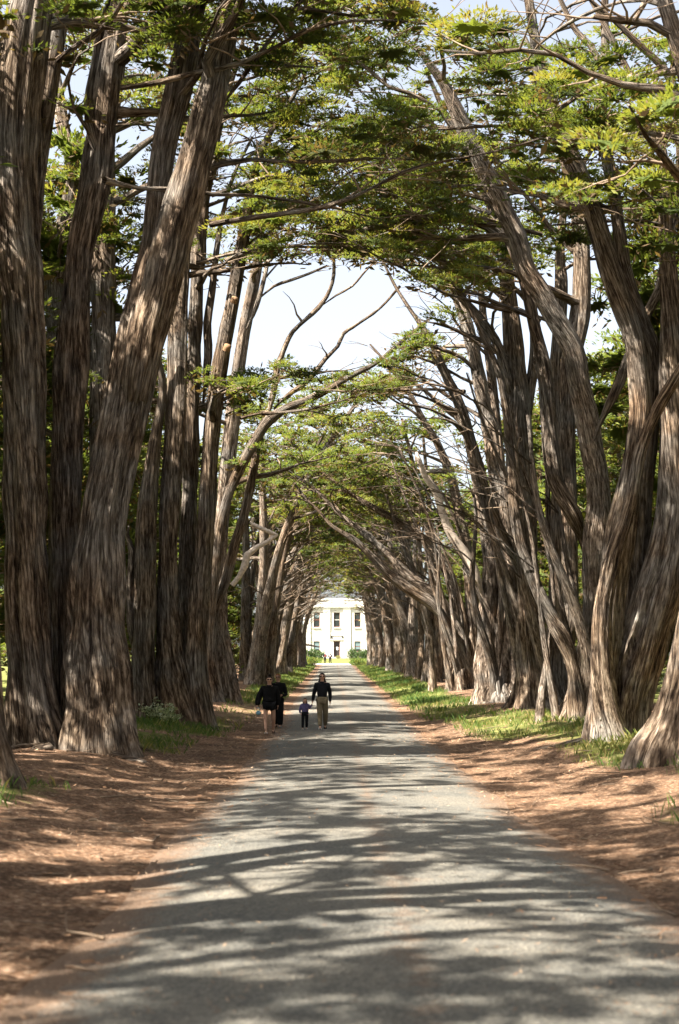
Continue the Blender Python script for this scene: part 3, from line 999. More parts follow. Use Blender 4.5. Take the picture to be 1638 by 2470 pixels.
T = traced_tree('huge many stemmed cypress whose fluted trunks fan out to the right edge', GR, 22, (1475, 1785),
    [([(1448, 1790, 66), (1452, 1690, 54), (1466, 1560, 58), (1478, 1430, 66), (1494, 1310, 70), (1512, 1210, 62), (1530, 1110, 52), (1546, 1010, 50), (1542, 920, 48), (1530, 820, 48), (1504, 740, 50), (1478, 665, 52), (1452, 580, 52), (1420, 480, 50), (1384, 392, 46), (1342, 303, 42), (1310, 209, 34), (1289, 78, 26), (1272, -20, 22)], 0, 0.8, 5, -0.1, 5, dict(h0=11)),
     ([(1500, 1785, 96), (1522, 1660, 100), (1562, 1530, 104), (1604, 1400, 100), (1636, 1250, 94), (1640, 1100, 84), (1634, 950, 74), (1622, 780, 60), (1610, 620, 40), (1602, 445, 30), (1596, 366, 28), (1570, 300, 24), (1555, 250, 18)], 0.3, 0.3, 4, -0.1, 5, dict(h0=11, flute=0.23)),
     ([(1478, 1785, 60), (1460, 1690, 50), (1450, 1580, 46), (1454, 1470, 44), (1474, 1370, 40), (1498, 1285, 34), (1520, 1215, 28), (1540, 1110, 27), (1563, 1037, 28), (1597, 967, 28), (1645, 890, 26), (1690, 800, 24)], -0.35, -0.5, 6, 0.1, 4, {}),
     ([(1520, 1640, 60), (1530, 1480, 56), (1540, 1350, 50), (1552, 1200, 46), (1566, 1080, 40), (1580, 900, 42), (1568, 820, 40), (1552, 780, 38), (1530, 725, 36), (1505, 640, 35), (1484, 480, 32), (1467, 392, 31), (1448, 290, 30), (1452, 209, 28), (1460, 120, 22)], 0.7, 0.6, 4, 0.0, 5, dict(h0=11)),
     ([(1446, 1050, 24), (1470, 980, 26), (1505, 898, 28), (1540, 800, 26), (1590, 700, 24)], 1.6, 0.8, 4, 0.1, 3, {}),
     ([(1640, 340, 18), (1620, 310, 22), (1600, 345, 24)], 0.4, 0, 0, 0, 0, dict(name='limb', mat='bark_pale', flute=0)),
     ([(1558, 258, 14), (1530, 225, 11), (1495, 195, 8)], 0.6, 0, 0, 0, 0, dict(name='limb', mat='bark_pale', flute=0, tip=2)),
     ([(1560, 225, 14), (1580, 200, 12), (1588, 180, 8)], 0.6, 0, 0, 0, 0, dict(name='limb', mat='bark_pale', flute=0)),
     ([(1655, 470, 24), (1640, 330, 24), (1632, 240, 22), (1602, 165, 19), (1552, 118, 17), (1503, 68, 14), (1430, 5, 9), (1390, -30, 8)], 0.2, -0.5, 3, -0.2, 0, dict(flute=0)),
     ([(1500, 72, 13), (1535, 40, 13), (1560, -10, 11)], 0.1, 0, 2, 0, 0, dict(name='limb', flute=0)),
     ([(1470, 290, 22), (1455, 180, 20), (1425, 110, 18), (1393, 78, 16), (1370, 40, 14), (1350, -5, 12)], 0.5, 0.3, 3, -0.1, 0, dict(flute=0)),
     ([(1645, 180, 26), (1618, 80, 22), (1588, -5, 20)], 0.6, 0.2, 3, -0.1, 0, dict(flute=0))])
roots(T, (T.base[0] - 0.1, T.base[1] - 0.5, 0.6), 5, T.rng, 1); T.finish()

T = traced_tree('cypress with a long sunlit trunk leaning left across the road and a low slanting stem', GR, 23, (1395, 1740),
    [([(1398, 1745, 96), (1402, 1680, 62), (1408, 1620, 50), (1418, 1550, 44), (1428, 1470, 44), (1432, 1390, 48), (1436, 1310, 54), (1446, 1220, 56), (1440, 1140, 52), (1428, 1080, 50), (1418, 1010, 52), (1400, 930, 50), (1384, 845, 50), (1346, 777, 48), (1304, 704, 46), (1268, 645, 44), (1250, 575, 45), (1215, 502, 44), (1179, 429, 42), (1132, 335, 40), (1095, 251, 32), (1069, 199, 22), (1038, 157, 16), (1008, 115, 10)], 0, -2.2, 0, 0, 6, dict(mat='bark_pale', flute=0.1, h0=11.5, road=0.7)),
     ([(1390, 1700, 40), (1386, 1640, 30), (1378, 1593, 32), (1356, 1537, 38), (1320, 1473, 34), (1281, 1384, 28), (1253, 1300, 26), (1240, 1220, 24), (1234, 1120, 22), (1222, 1000, 20)], -0.5, 0.6, 4, 0, 4, dict(flute=0.06, h0=9)),
     ([(1424, 1330, 42), (1409, 1289, 42), (1372, 1222, 42), (1340, 1163, 40), (1328, 1079, 38), (1322, 995, 36), (1312, 884, 34), (1292, 800, 31), (1272, 700, 30), (1250, 630, 28), (1222, 560, 34), (1196, 534, 34)], -0.3, 0.6, 0, 0, 0, dict(flute=0.08)),
     ([(1225, 560, 34), (1180, 531, 34), (1132, 528, 30), (1080, 524, 28), (1027, 528, 25), (970, 536, 21), (923, 544, 17), (870, 556, 13), (818, 566, 10), (770, 585, 7)], 0.4, -0.2, 0, 0, 0, dict(name='limb', flute=0.05, lump=0.3, tip=8)),
     ([(1150, 534, 18), (1090, 523, 16), (1053, 502, 15), (1011, 460, 12), (954, 429, 10), (886, 397, 9), (849, 335, 7), (835, 300, 5)], 0.2, -0.5, 0, 0, 0, dict(name='limb', flute=0, lump=0.4, tip=7)),
     ([(1098, 320, 14), (1060, 265, 11), (1038, 251, 10), (990, 225, 10), (938, 209, 9), (896, 173, 8), (844, 136, 7), (790, 105, 5)], -1.6, -0.4, 0, 0, 0, dict(name='limb', flute=0, mat='bark_pale', lump=0.4, tip=6)),
     ([(1378, 1600, 45), (1376, 1400, 42), (1372, 1200, 42), (1368, 1050, 40), (1372, 900, 42), (1400, 760, 44), (1404, 620, 42), (1395, 480, 38)], 1.8, 0.8, 6, -0.05, 8, dict(h0=9))])
roots(T, (T.base[0], T.base[1] - 0.3, 0.5), 4, T.rng, 1); T.strands(T.base, 5, 1)
T.roof(8, 1)
T.finish()

T = traced_tree('broad smooth footed cypress rising straight behind the slanting stem', GR, 24, (1290, 1705),
    [([(1288, 1705, 110), (1286, 1610, 74), (1277, 1500, 66), (1268, 1400, 60), (1266, 1300, 62), (1262, 1200, 70), (1253, 1080, 72), (1245, 940, 62), (1236, 800, 46), (1224, 690, 40), (1210, 560, 36), (1170, 450, 30)], 0, 0.5, 5, -0.15, 9, dict(h0=9)),
     ([(1256, 1090, 30), (1276, 960, 28), (1290, 850, 28), (1282, 740, 26), (1262, 640, 24)], 0.3, 0.5, 6, -0.1, 6, dict(h0=9)),
     ([(1330, 1700, 60), (1340, 1560, 44), (1350, 1400, 44), (1348, 1280, 40), (1352, 1100, 36), (1345, 900, 34), (1355, 700, 30)], 1.2, 0.5, 6, 0, 7, dict(h0=9)),
     ([(1246, 1000, 24), (1215, 880, 24), (1195, 820, 23), (1153, 761, 21), (1111, 714, 18), (1082, 660, 15), (1060, 590, 12)], -0.2, 0.2, 3, -0.2, 4, dict(h0=10, flute=0.05))])
T.strands(T.base, 7, 1)
T.roof(9, 1)
T.finish()

T = traced_tree('pale blotched cypress with a wide flared foot on the right verge', GR, 25, (1220, 1690),
    [([(1220, 1690, 104), (1224, 1610, 66), (1226, 1500, 52), (1228, 1400, 46), (1222, 1300, 46), (1210, 1200, 44), (1192, 1090, 40), (1170, 980, 34), (1150, 880, 32), (1128, 790, 28), (1100, 700, 24), (1068, 630, 20)], 0, 0.6, 4, -0.3, 9, dict(mat='bark_pale', lump=0.3)),
     ([(1180, 1675, 62), (1174, 1600, 52), (1180, 1500, 46), (1186, 1390, 46), (1176, 1300, 36), (1160, 1200, 30), (1140, 1090, 28), (1112, 986, 26), (1080, 913, 24), (1048, 840, 20), (1017, 787, 15), (985, 740, 10)], 0.4, 0.8, 3, -0.2, 8, dict(mat='bark_pale', lump=0.3)),
     ([(1166, 1440, 26), (1132, 1350, 23), (1092, 1295, 22), (1068, 1240, 19), (1053, 1190, 17), (1027, 1153, 14), (1012, 1112, 12), (1004, 1090, 6)], -0.4, -0.3, 0, 0, 0, dict(name='limb', mat='deadwood', flute=0)),
     ([(1175, 1180, 20), (1142, 1080, 18), (1111, 1017, 14), (1069, 981, 12), (1027, 944, 10), (975, 908, 8), (940, 880, 5)], 0.5, 0.3, 0, 0, 0, dict(name='limb', mat='bark_pale', flute=0, tip=5)),
     ([(1205, 1500, 30), (1215, 1300, 28), (1205, 1100, 26), (1185, 900, 24), (1165, 760, 22)], 1.3, 0.4, 5, -0.1, 6, dict(h0=9))])
roots(T, (T.base[0], T.base[1] - 0.3, 0.6), 3, T.rng, 1); T.strands(T.base, 8, 1)
T.finish()

T = traced_tree('cypress whose heavy limbs arch low and far over the right half of the road', GR, 26, (1110, 1665),
    [([(1112, 1670, 60), (1110, 1590, 30), (1080, 1508, 28), (1041, 1457, 28), (987, 1422, 26), (934, 1382, 22), (893, 1339, 19), (850, 1300, 14), (800, 1268, 9)], -0.2, -1.0, 3, -0.3, 5, dict(h0=7, flute=0.07, lump=0.3)),
     ([(1116, 1660, 50), (1113, 1548, 27), (1067, 1454, 25), (1030, 1422, 24), (982, 1387, 22), (939, 1339, 18), (880, 1288, 16), (820, 1240, 11), (770, 1190, 8)], 0.3, 0.6, 3, -0.3, 6, dict(h0=7, flute=0.07, lump=0.3, mat='bark_pale')),
     ([(1126, 1660, 56), (1121, 1548, 28), (1108, 1468, 26), (1081, 1387, 24), (1041, 1320, 22), (987, 1275, 18), (920, 1235, 15), (860, 1200, 11), (790, 1150, 8)], 0.5, 1.0, 3, -0.3, 6, dict(h0=7, flute=0.07, lump=0.3)),
     ([(1140, 1650, 50), (1140, 1500, 34), (1132, 1380, 32), (1112, 1260, 28), (1090, 1160, 24), (1060, 1080, 20), (1020, 1010, 16)], 0.8, 1.0, 5, -0.3, 9, dict(h0=8))])
T.strands(T.base, 8, 1)
T.finish()


# --- the rest of both rows, further back
def row_tree(x, y, side, seed, label, group, n_st=None, hmax=None):
    b = np.array([x, y, float(terrain(x, y))])
    T = Tree('cypress_tree', b, label, group, seed)
    r = T.rng
    n_st = n_st or r.integers(3, 6)
    for k in range(n_st):
        ox, oy = r.normal(0, 0.42), r.normal(0, 0.65)
        H = hmax or r.uniform(13.5, 17.5)
        inward = r.uniform(0.10, 0.42) if k % 3 else r.uniform(-0.12, 0.1)
        r0 = r.uniform(0.24, 0.48)
        pts = []
        nn = 9
        sway = r.normal(0, 0.25, 2)
        for j in range(nn):
            t = j / (nn - 1)
            z = b[2] - 0.3 + t * H
            bend = inward * H * (0.25 * t + 0.75 * t ** 2.2)
            px = x + ox - side * bend + 0.22 * math.sin(t * 5 + seed + k) + sway[0] * t
            py = y + oy + sway[1] * 6 * t + 0.25 * math.sin(t * 4 + k * 2)
            pts.append((px, py, z, r0 * (1 - 0.82 * t ** 0.9) + 0.02))
        pts = np.array(pts)
        T.stem(pts, 'trunk', None, 0.18, 0.45, 0.45, 'bark_pale' if r.random() < 0.3 else 'bark', 0.15)
        P = catmull(pts, 0.4)
        T.grow(P, side, 6.6, 5 if T.far else 6, (3.0, 6.5), (3 if T.far else 5) if y > 30 else 7, 0.72, 0.8 if y > 30 else 0.5)
        if y > 30: T.bare(P, side, 6)
    return T


ORD = ['sixth', 'seventh', 'eighth', 'ninth', 'tenth', 'eleventh', 'twelfth', 'thirteenth', 'fourteenth', 'fifteenth', 'sixteenth', 'seventeenth']
ly = [84, 93, 101, 110, 119, 129, 139, 150, 161, 172, 183]
for k, y in enumerate(ly):
    x = float(xc(y)) - 5.55 + rng.uniform(-0.3, 0.3) + 0.6 * smooth(120, 180, y)
    end = ', last before the drive' if k == len(ly) - 1 else ''
    T = row_tree(x, y, -1, 100 + k, '%s cypress back in the left row, trunks arching to the road%s' % (ORD[k], end), GL)
    T.finish()
ry_ = [88, 97, 106, 115, 124, 133, 143, 154, 165, 177, 189]
for k, y in enumerate(ry_):
    x = float(xc(y)) + 6.0 + rng.uniform(-0.3, 0.3) - 0.9 * smooth(100, 180, y)
    end = ', last before the drive' if k == len(ry_) - 1 else ''
    T = row_tree(x, y, 1, 200 + k, '%s cypress back in the right row, bending over the road%s' % (ORD[k + 1], end), GR)
    T.finish()

# unseen trees of the rows beside and behind the viewer, extras added for shade
def copy_tree(o, loc, rz, label=None):
    c = o.copy(); C.objects.link(c)
    c.location = loc; c.rotation_euler = (0, 0, rz)
    if label: c['label'] = label
    for ch in o.children:
        d = ch.copy(); C.objects.link(d); d.parent = c
    return c


OUT = [(-7.2, 8), (-7.0, -1), (-7.3, -10), (-7.2, -20), (-13.5, 2), (-14, -10), (-14.5, 12), (8.2, 7), (8.0, -3), (8.1, -14), (-13, 21), (-13.5, 29), (-7.0, -31), (8.2, -26), (-7.3, -43), (8.0, -38), (8.1, -50)]
protos = []
for k, (x, y) in enumerate(OUT):
    lab = 'unseen shade cypress beside or behind the viewer, out of the picture'
    if k < 3:
        T = row_tree(x, y, -1, 300 + k, lab, 'cypresses outside the picture', 4)
        T.finish(0.15, 0.5)
        protos.append(T.o)
    else:
        copy_tree(protos[k % 3], (x, y, float(terrain(x, y))), 0 if x < 0 else PI)

# ------------------------------------------------------------------ trees of the belt behind both rows
GB = 'bushy trees behind the rows'
def belt_tree(x, y, seed, label, H):
    b = np.array([x, y, float(terrain(x, y))])
    T = Tree('bushy_tree', b, label, GB, seed)
    r = T.rng
    T.low = False
    for k in range(2):
        pts = []
        lx, ly_ = r.normal(0, 0.8, 2)
        for j in range(7):
            t = j / 6
            pts.append((x + lx * t + 0.2 * math.sin(5 * t + seed), y + ly_ * t, b[2] - 0.3 + t * H * 0.92, 0.22 * (1 - 0.85 * t) + 0.02))
        pts = np.array(pts)
        T.stem(pts, 'trunk', 10, 0.08, 0.3, 0.6, 'bark', 0.2)
        P = catmull(pts, 0.4)
        T.grow(P, -1, 0.8, 23, (2.0, 4.6), 6, 0.2, 1.0, own=False)
    T.finish(0.26, 0.6)
    return T.o


WORDS = ['first', 'second', 'third', 'fourth', 'fifth', 'sixth', 'seventh', 'eighth', 'ninth', 'tenth', 'eleventh', 'twelfth', 'thirteenth']
protos = [belt_tree(-60 - 14 * k, 150, 400 + k, 'tmp', 16.5 + 1.2 * k) for k in range(4)]
used = set()
yy = [27, 35, 44, 54, 65, 77, 90, 104, 120, 137, 156, 176]
for sd in (-1, 1):
    for k, y in enumerate(yy):
        x = -12.0 - 2.4 * (k % 2) if sd < 0 else 13.6 + 2.6 * (k % 2)
        y2 = y if sd < 0 else y + 4
        lab = 'bushy green tree behind the %s row, %s going away from the viewer' % ('left' if sd < 0 else 'right', WORDS[k])
        q = (k * 3 + (sd > 0)) % 4
        loc = (x, y2, float(terrain(x, y2)))
        if q not in used:
            used.add(q)
            protos[q].location = loc; protos[q]['label'] = lab; protos[q].rotation_euler = (0, 0, k * 1.3)
        else:
            copy_tree(protos[q], loc, k * 1.3 + sd, lab)
    for k in range(8):
        x, y = sd * (19.5 + 2.5 * (k % 2)), 36 + 17 * k + (5 if sd > 0 else 0)
        copy_tree(protos[(k + (sd > 0)) % 4], (x, y, float(terrain(x, y))), k * 2.1 + sd, 'tall bushy tree farther out on the %s, %s of the outer line from the viewer' % ('left' if sd < 0 else 'right', WORDS[k]))

for sd in (-1, 1):  # unseen copies added on both sides of the viewer to block sky light
    for k in range(8):
        x, y = sd * (13.8 + 2.6 * (k % 2)) - (2.5 if sd < 0 and y > -12 else 0), 17 - 9.5 * k + (3 if sd > 0 else 0)
        c = copy_tree(protos[(k + (sd > 0)) % 4], (x, y, float(terrain(x, y))), k * 1.7 + sd, 'unseen bushy tree added beside or behind the viewer to block sky light')
        c['group'] = 'bushy trees added outside the picture to block sky light'
        c.scale = (0.7, 0.7, 0.62) if sd < 0 else (1, 1, 0.9)  # left copies shrunk so that sun reaches the road
for k in range(3):  # more unseen copies added behind the viewer against light from the horizon
    x, y = -9 + 9 * k, -72 - 3 * (k % 2)
    c = copy_tree(protos[k], (x, y, float(terrain(x, y))), k * 1.7, 'unseen bushy tree added beside or behind the viewer to block sky light')
    c['group'] = 'bushy trees added outside the picture to block sky light'

# ------------------------------------------------------------------ the white building
def boxes(name, bl, mat, parent=None, bevel=0.0, kind=None):
    """axis aligned boxes (x0,x1,y0,y1,z0,z1) in one mesh"""
    bm = bmesh.new()
    for x0, x1, y0, y1, z0, z1 in bl:
        vs = [bm.verts.new((x, y, z)) for x in (x0, x1) for y in (y0, y1) for z in (z0, z1)]
        for f in ((0, 1, 3, 2), (4, 6, 7, 5), (0, 4, 5, 1), (2, 3, 7, 6), (0, 2, 6, 4), (1, 5, 7, 3)):
            bm.faces.new([vs[i] for i in f])
    if bevel:
        bmesh.ops.bevel(bm, geom=bm.edges[:], offset=bevel, segments=1, affect='EDGES')
    bmesh.ops.recalc_face_normals(bm, faces=bm.faces[:])
    me = bpy.data.meshes.new(name)
    bm.to_mesh(me); bm.free()
    return link(name, me, mat, parent, kind)


M['stucco'] = flat_mat('white_stucco', (0.55, 0.525, 0.48), 0.85, 2.0, 0.05, 0.15)
M['trim'] = flat_mat('white_trim', (0.57, 0.545, 0.50), 0.8, 5.0, 0.05, 0.1)
M['sash'] = flat_mat('brown_sash', (0.16, 0.055, 0.035), 0.6, 5.0, 0.15, 0.05)
M['door'] = flat_mat('dark_door', (0.035, 0.028, 0.026), 0.5, 5.0, 0.2, 0.05)
M['paper'] = flat_mat('paper', (0.8, 0.8, 0.78), 0.8, 5.0, 0.02, 0.0)
M['blind'] = flat_mat('pale_blind', (0.13, 0.185, 0.195), 0.8, 3.0, 0.08, 0.0)
m, nt, out = new_mat('window_glass')
principled(nt, out, (0.03, 0.035, 0.035), 0.06, spec=0.6)
M['glass'] = m
M['concrete'] = flat_mat('concrete', (0.42, 0.40, 0.37), 0.9, 8.0, 0.2, 0.3)
M['black_metal'] = flat_mat('black_metal', (0.03, 0.03, 0.03), 0.5, 9.0, 0.2, 0.1)

BY = 245.0
BX = at(812.5, 1600, BY)[0]
BZ = float(terrain(BX, BY)) - 0.05
B = empty('building', (BX, BY, BZ))
tag(B, 'white two storey building with pilasters and a dark door closing the avenue', 'building')
wins = [(-3.46, 5.36, 7.87), (0.0, 5.36, 7.87), (3.55, 5.36, 7.87), (-3.46, 1.15, 2.95), (3.55, 1.15, 2.95)]
opens = [(c - 0.54, c + 0.54, z0, z1) for c, z0, z1 in wins] + [(-0.54, 0.54, 0.27, 2.95)]
xs = sorted({-5.72, 5.78} | {v for o_ in opens for v in o_[:2]})
zs = sorted({-0.6, 10.1} | {v for o_ in opens for v in o_[2:]})
cells = []
for a, b_ in zip(xs[:-1], xs[1:]):
    for c, d_ in zip(zs[:-1], zs[1:]):
        mx, mz = (a + b_) / 2, (c + d_) / 2
        if any(o_[0] < mx < o_[1] and o_[2] < mz < o_[3] for o_ in opens): continue
        cells.append((a, b_, 0.0, 0.45, c, d_))
wall = boxes('wall', cells + [(-5.72, -5.3, 0.452, 9, -0.6, 10.1), (5.36, 5.78, 0.452, 9, -0.6, 10.1), (-5.3, 5.36, 8.6, 9, -0.6, 10.1), (-5.28, 5.34, 1.2, 1.3, -0.6, 9.5)], M['stucco'], B)
boxes('roof', [(-5.28, 5.34, 0.47, 8.58, 9.55, 9.75)], M['concrete'], B)
for x0, x1 in ((-5.74, -4.5), (-2.35, -1.15), (1.15, 2.35), (4.5, 5.80)):
    boxes('pilaster', [(x0, x1, -0.22, -0.003, -0.6, 8.72), (x0 - 0.06, x1 + 0.06, -0.28, -0.003, 8.40, 8.70)], M['trim'], B)
boxes('cornice', [(-5.9, 5.95, -0.42, -0.003, 8.74, 8.98), (-5.82, 5.87, -0.32, -0.003, 8.982, 9.12)], M['trim'], B)
boxes('parapet', [(-5.80, 5.86, -0.12, -0.003, 10.0, 10.3), (-1.3, 1.3, -0.16, -0.003, 9.2, 9.9)], M['trim'], B)
for c, z0, z1 in wins:
    W = boxes('window', [(c - 0.53, c - 0.46, 0.16, 0.26, z0 + 0.01, z1 - 0.01), (c + 0.46, c + 0.53, 0.16, 0.26, z0 + 0.01, z1 - 0.01), (c - 0.459, c + 0.459, 0.16, 0.26, z0 + 0.01, z0 + 0.10), (c - 0.459, c + 0.459, 0.16, 0.26, z1 - 0.09, z1 - 0.01)], M['sash'], B)
    mid_ = (z0 + z1) / 2
    boxes('meeting_rail', [(c - 0.458, c + 0.458, 0.15, 0.24, mid_ - 0.05, mid_ + 0.05)], M['sash'] if c else M['trim'], W)
    for a, b_ in ((z0 + 0.101, mid_ - 0.051), (mid_ + 0.051, z1 - 0.091)):
        boxes('pane', [(c - 0.458, c + 0.458, 0.20, 0.215, a, b_)], M['glass'], W)
    if z0 < 3:
        boxes('blind', [(c - 0.45, c + 0.45, 0.17, 0.19, z0 + 0.45, z1 - 0.1)], M['blind'], W)
    elif c < -1:
        boxes('blind', [(c - 0.45, c + 0.45, 0.17, 0.19, z1 - 0.85, z1 - 0.1)], M['blind'], W)
    boxes('sill', [(c - 0.68, c + 0.68, -0.20, -0.004, z0 - 0.20, z0 - 0.02)], M['trim'], W)
D = boxes('door', [(-0.53, 0.53, 0.20, 0.28, 0.28, 2.94)], M['door'], B)
boxes('door_frame', [(-0.535, -0.44, 0.10, 0.19, 0.28, 2.94), (0.44, 0.535, 0.10, 0.19, 0.28, 2.94), (-0.438, 0.438, 0.10, 0.19, 2.84, 2.94)], M['sash'], D)
boxes('notice', [(-0.10, 0.22, 0.185, 0.197, 1.45, 1.98)], M['paper'], D)
boxes('handle', [(-0.40, -0.35, 0.12, 0.18, 1.20, 1.45)], M['black_metal'], D)
boxes('door_surround', [(-1.05, -0.56, -0.16, -0.003, 0.26, 3.10), (0.56, 1.05, -0.16, -0.003, 0.26, 3.10), (-1.12, 1.12, -0.30, -0.003, 3.12, 3.32), (-1.0, 1.0, -0.12, -0.003, 3.9, 4.5)], M['trim'], B)
for sx in (-0.93, 0.98):
    boxes('wall_lamp', [(sx - 0.09, sx + 0.09, -0.30, -0.002, 3.45, 3.75), (sx - 0.13, sx + 0.13, -0.34, -0.002, 3.76, 3.82)], M['black_metal'], B, 0.01)
boxes('steps', [(-1.5, 1.5, -0.9, -0.165, -0.5, 0.25), (-1.7, 1.7, -1.25, -0.902, -0.5, 0.08), (-1.9, 1.9, -1.6, -1.252, -0.5, -0.08)], M['concrete'], B)
Wg = boxes('side_wing', [(5.785, 14.0, 5.0, 12.0, -0.8, 7.6), (5.79, 14.1, 4.8, 4.998, 7.0, 7.3)], M['stucco'], B)
for c in (7.6, 10.2):
    boxes('window', [(c - 0.5, c + 0.5, 4.95, 4.995, 4.6, 6.4)], M['glass'], Wg)


# ------------------------------------------------------------------ shrubs, sapling, post, box, weeds near the building and the trees
def bush(name, x, y, rx, ry_, h, mat, label, cat, seed, n, size, group=None):
    z = float(terrain(x, y))
    r = np.random.default_rng(seed)
    o = empty(name, (x, y, z))
    tag(o, label, cat, group)
    J = Joined()
    for k in range(9):
        a = r.uniform(0, 2 * PI)
        q = wander((0.2 * rx * math.cos(a), 0.2 * ry_ * math.sin(a), -0.1), (math.cos(a) * rx * 0.6, math.sin(a) * ry_ * 0.6, h), h * 0.9, 0.04, 0.012, r, 4, 0.15)
        J.add(*tube(q[:, :3], q[:, 3], 5))
    link('stems', J.mesh('stems'), M['twig'], o, 'stuff')
    v = r.normal(0, 1, (n, 3)); v /= np.linalg.norm(v, axis=1)[:, None]
    v *= (r.random(n) ** 0.35)[:, None]
    lump = 1 + 0.3 * np.sin(v[:, 0] * 7 + seed) * np.cos(v[:, 1] * 5) + 0.2 * np.sin(v[:, 2] * 9 + v[:, 0] * 11)
    P = v * lump[:, None] * np.array([rx, ry_, h * 0.5]) + np.array([0, 0, h * 0.52])
    P[:, 2] = np.maximum(P[:, 2], 0.03)
    D = v * 0.7 + r.normal(0, 0.5, (n, 3)) + np.array([0, 0, 0.4]); D /= np.linalg.norm(D, axis=1)[:, None]
    Sd = np.cross(D, r.normal(0, 1, (n, 3))); Sd /= np.linalg.norm(Sd, axis=1)[:, None]
    L = size * r.uniform(0.7, 1.4, n); w = L * 0.5
    V = np.stack([P, P + D * (L * 0.5)[:, None] + Sd * (w * 0.5)[:, None], P + D * L[:, None], P + D * (L * 0.5)[:, None] - Sd * (w * 0.5)[:, None]], 1)
    t = np.clip(r.normal(0.5, 0.2, n), 0, 1)
    link('foliage', np_mesh('foliage', V.reshape(-1, 3), [np.arange(4 * n).reshape(-1, 4)], tint=np.repeat(t, 4)), mat, o, 'stuff')
    return o


def bpx(px, d):
    return at(px, 1600, d)[0]

bush('shrub', bpx(752, 239), 238.6, 2.2, 0.9, 1.5, M['shrub'], 'grey green hedge shrub left of the white building door', 'shrub', 1, 2600, 0.24)
bush('shrub', bpx(850, 239), 239.0, 0.8, 0.8, 1.7, M['shrub'], 'small pointed green shrub right of the building steps', 'shrub', 2, 1100, 0.2)
bush('shrub', bpx(880, 239), 238.6, 1.8, 0.9, 1.45, M['shrub'], 'low clipped green shrub under the right lower window', 'shrub', 3, 2600, 0.22)
bush('shrub', bpx(902, 246), 246.5, 1.0, 1.2, 3.2, M['needles'], 'tall dark evergreen shrub at the right corner of the building', 'shrub', 4, 2600, 0.24)
bush('shrub', bpx(727, 225), 225.0, 1.1, 1.0, 1.1, M['grass'], 'bright green weedy bush beside the left end of the avenue', 'shrub', 5, 1600, 0.22)
bush('shrub', bpx(750, 196), 194.0, 0.9, 1.3, 0.9, M['grass'], 'leafy green tuft on the left road edge by the drive', 'shrub', 6, 1500, 0.2)
bush('shrub', bpx(862, 198), 196.0, 0.9, 1.3, 0.9, M['grass'], 'leafy green tuft on the right road edge by the drive', 'shrub', 7, 1500, 0.2)
bush('flowering_plant', bpx(816, 240), 242.2, 0.42, 0.3, 0.45, M['sapling'], 'small yellow bush at the foot of the building steps', 'plant', 8, 500, 0.12)

# sapling left of the building
sx_, sy_ = bpx(742, 228), 228.0
sp = empty('sapling', (sx_, sy_, float(terrain(sx_, sy_))))
tag(sp, 'thin young tree with pale yellow leaves in front of the building left corner', 'tree')
r = np.random.default_rng(5)
q = wander((0, 0, -0.2), (0.05, 0, 1), 5.2, 0.07, 0.02, r, 7, 0.06)
link('trunk', (lambda J: (J.add(*tube(q[:, :3], q[:, 3], 6)), J.mesh('trunk'))[1])(Joined()), M['bark'], sp)
J = Joined(); pads = []
for k in range(16):
    i = r.integers(3, 8)
    qq = wander(q[i, :3], (r.normal(), r.normal(), 0.6), r.uniform(0.6, 1.5), 0.02, 0.008, r, 4, 0.2)
    J.add(*tube(qq[:, :3], qq[:, 3], 4)); pads.append((*qq[-1, :3], 0.38, r.uniform(0.2, 0.9)))
link('twigs', J.mesh('twigs'), M['twig'], sp, 'stuff')
link('crown', crown_mesh('crown', pads, 0.22, r, 0.45, False), M['sapling'], sp, 'stuff')

# a bough with pale yellow leaves hanging in front of the right upper window
sx_, sy_ = bpx(884, 222), 222.5
sp = empty('sapling', (sx_, sy_, float(terrain(sx_, sy_))))
tag(sp, 'slim sapling with yellowed leaves before the right upper window', 'tree')
q = wander((1.6, 0, -0.2), (-0.06, 0, 1), 9.3, 0.09, 0.03, r, 8, 0.05)
link('trunk', (lambda J: (J.add(*tube(q[:, :3], q[:, 3], 6)), J.mesh('trunk'))[1])(Joined()), M['bark'], sp)
J = Joined(); pads = []
for k in range(14):
    i = r.integers(6, 9)
    qq = wander(q[i, :3], (-0.8 + r.normal() * 0.6, r.normal() * 0.5, 0.1), r.uniform(0.6, 1.7), 0.02, 0.008, r, 4, 0.2)
    J.add(*tube(qq[:, :3], qq[:, 3], 4)); pads.append((*qq[-1, :3], 0.36, r.uniform(0.4, 1.0)))
link('twigs', J.mesh('twigs'), M['twig'], sp, 'stuff')
link('crown', crown_mesh('crown', pads, 0.22, r, 0.4, False), M['sapling'], sp, 'stuff')

px_, py_ = bpx(837, 238), 238.0
pz_ = float(terrain(px_, py_))
po = empty('sign_post', (px_, py_, pz_))
tag(po, 'dark narrow post standing right of the building steps', 'post')
boxes('post', [(-0.05, 0.05, -0.05, 0.05, -0.2, 1.55)], M['black_metal'], po, 0.008)
boxes('cap', [(-0.09, 0.09, -0.09, 0.09, 1.552, 1.9)], M['black_metal'], po, 0.02)
px_, py_ = bpx(902, 238), 237.0
ub = empty('utility_box', (px_, py_, float(terrain(px_, py_))))
tag(ub, 'grey utility box beside the clipped shrub right of the building', 'utility box')
boxes('box_body', [(-0.38, 0.38, -0.3, 0.3, -0.1, 1.2)], M['concrete'], ub, 0.02)
boxes('box_lid', [(-0.42, 0.42, -0.34, 0.34, 1.203, 1.28)], M['concrete'], ub, 0.015)

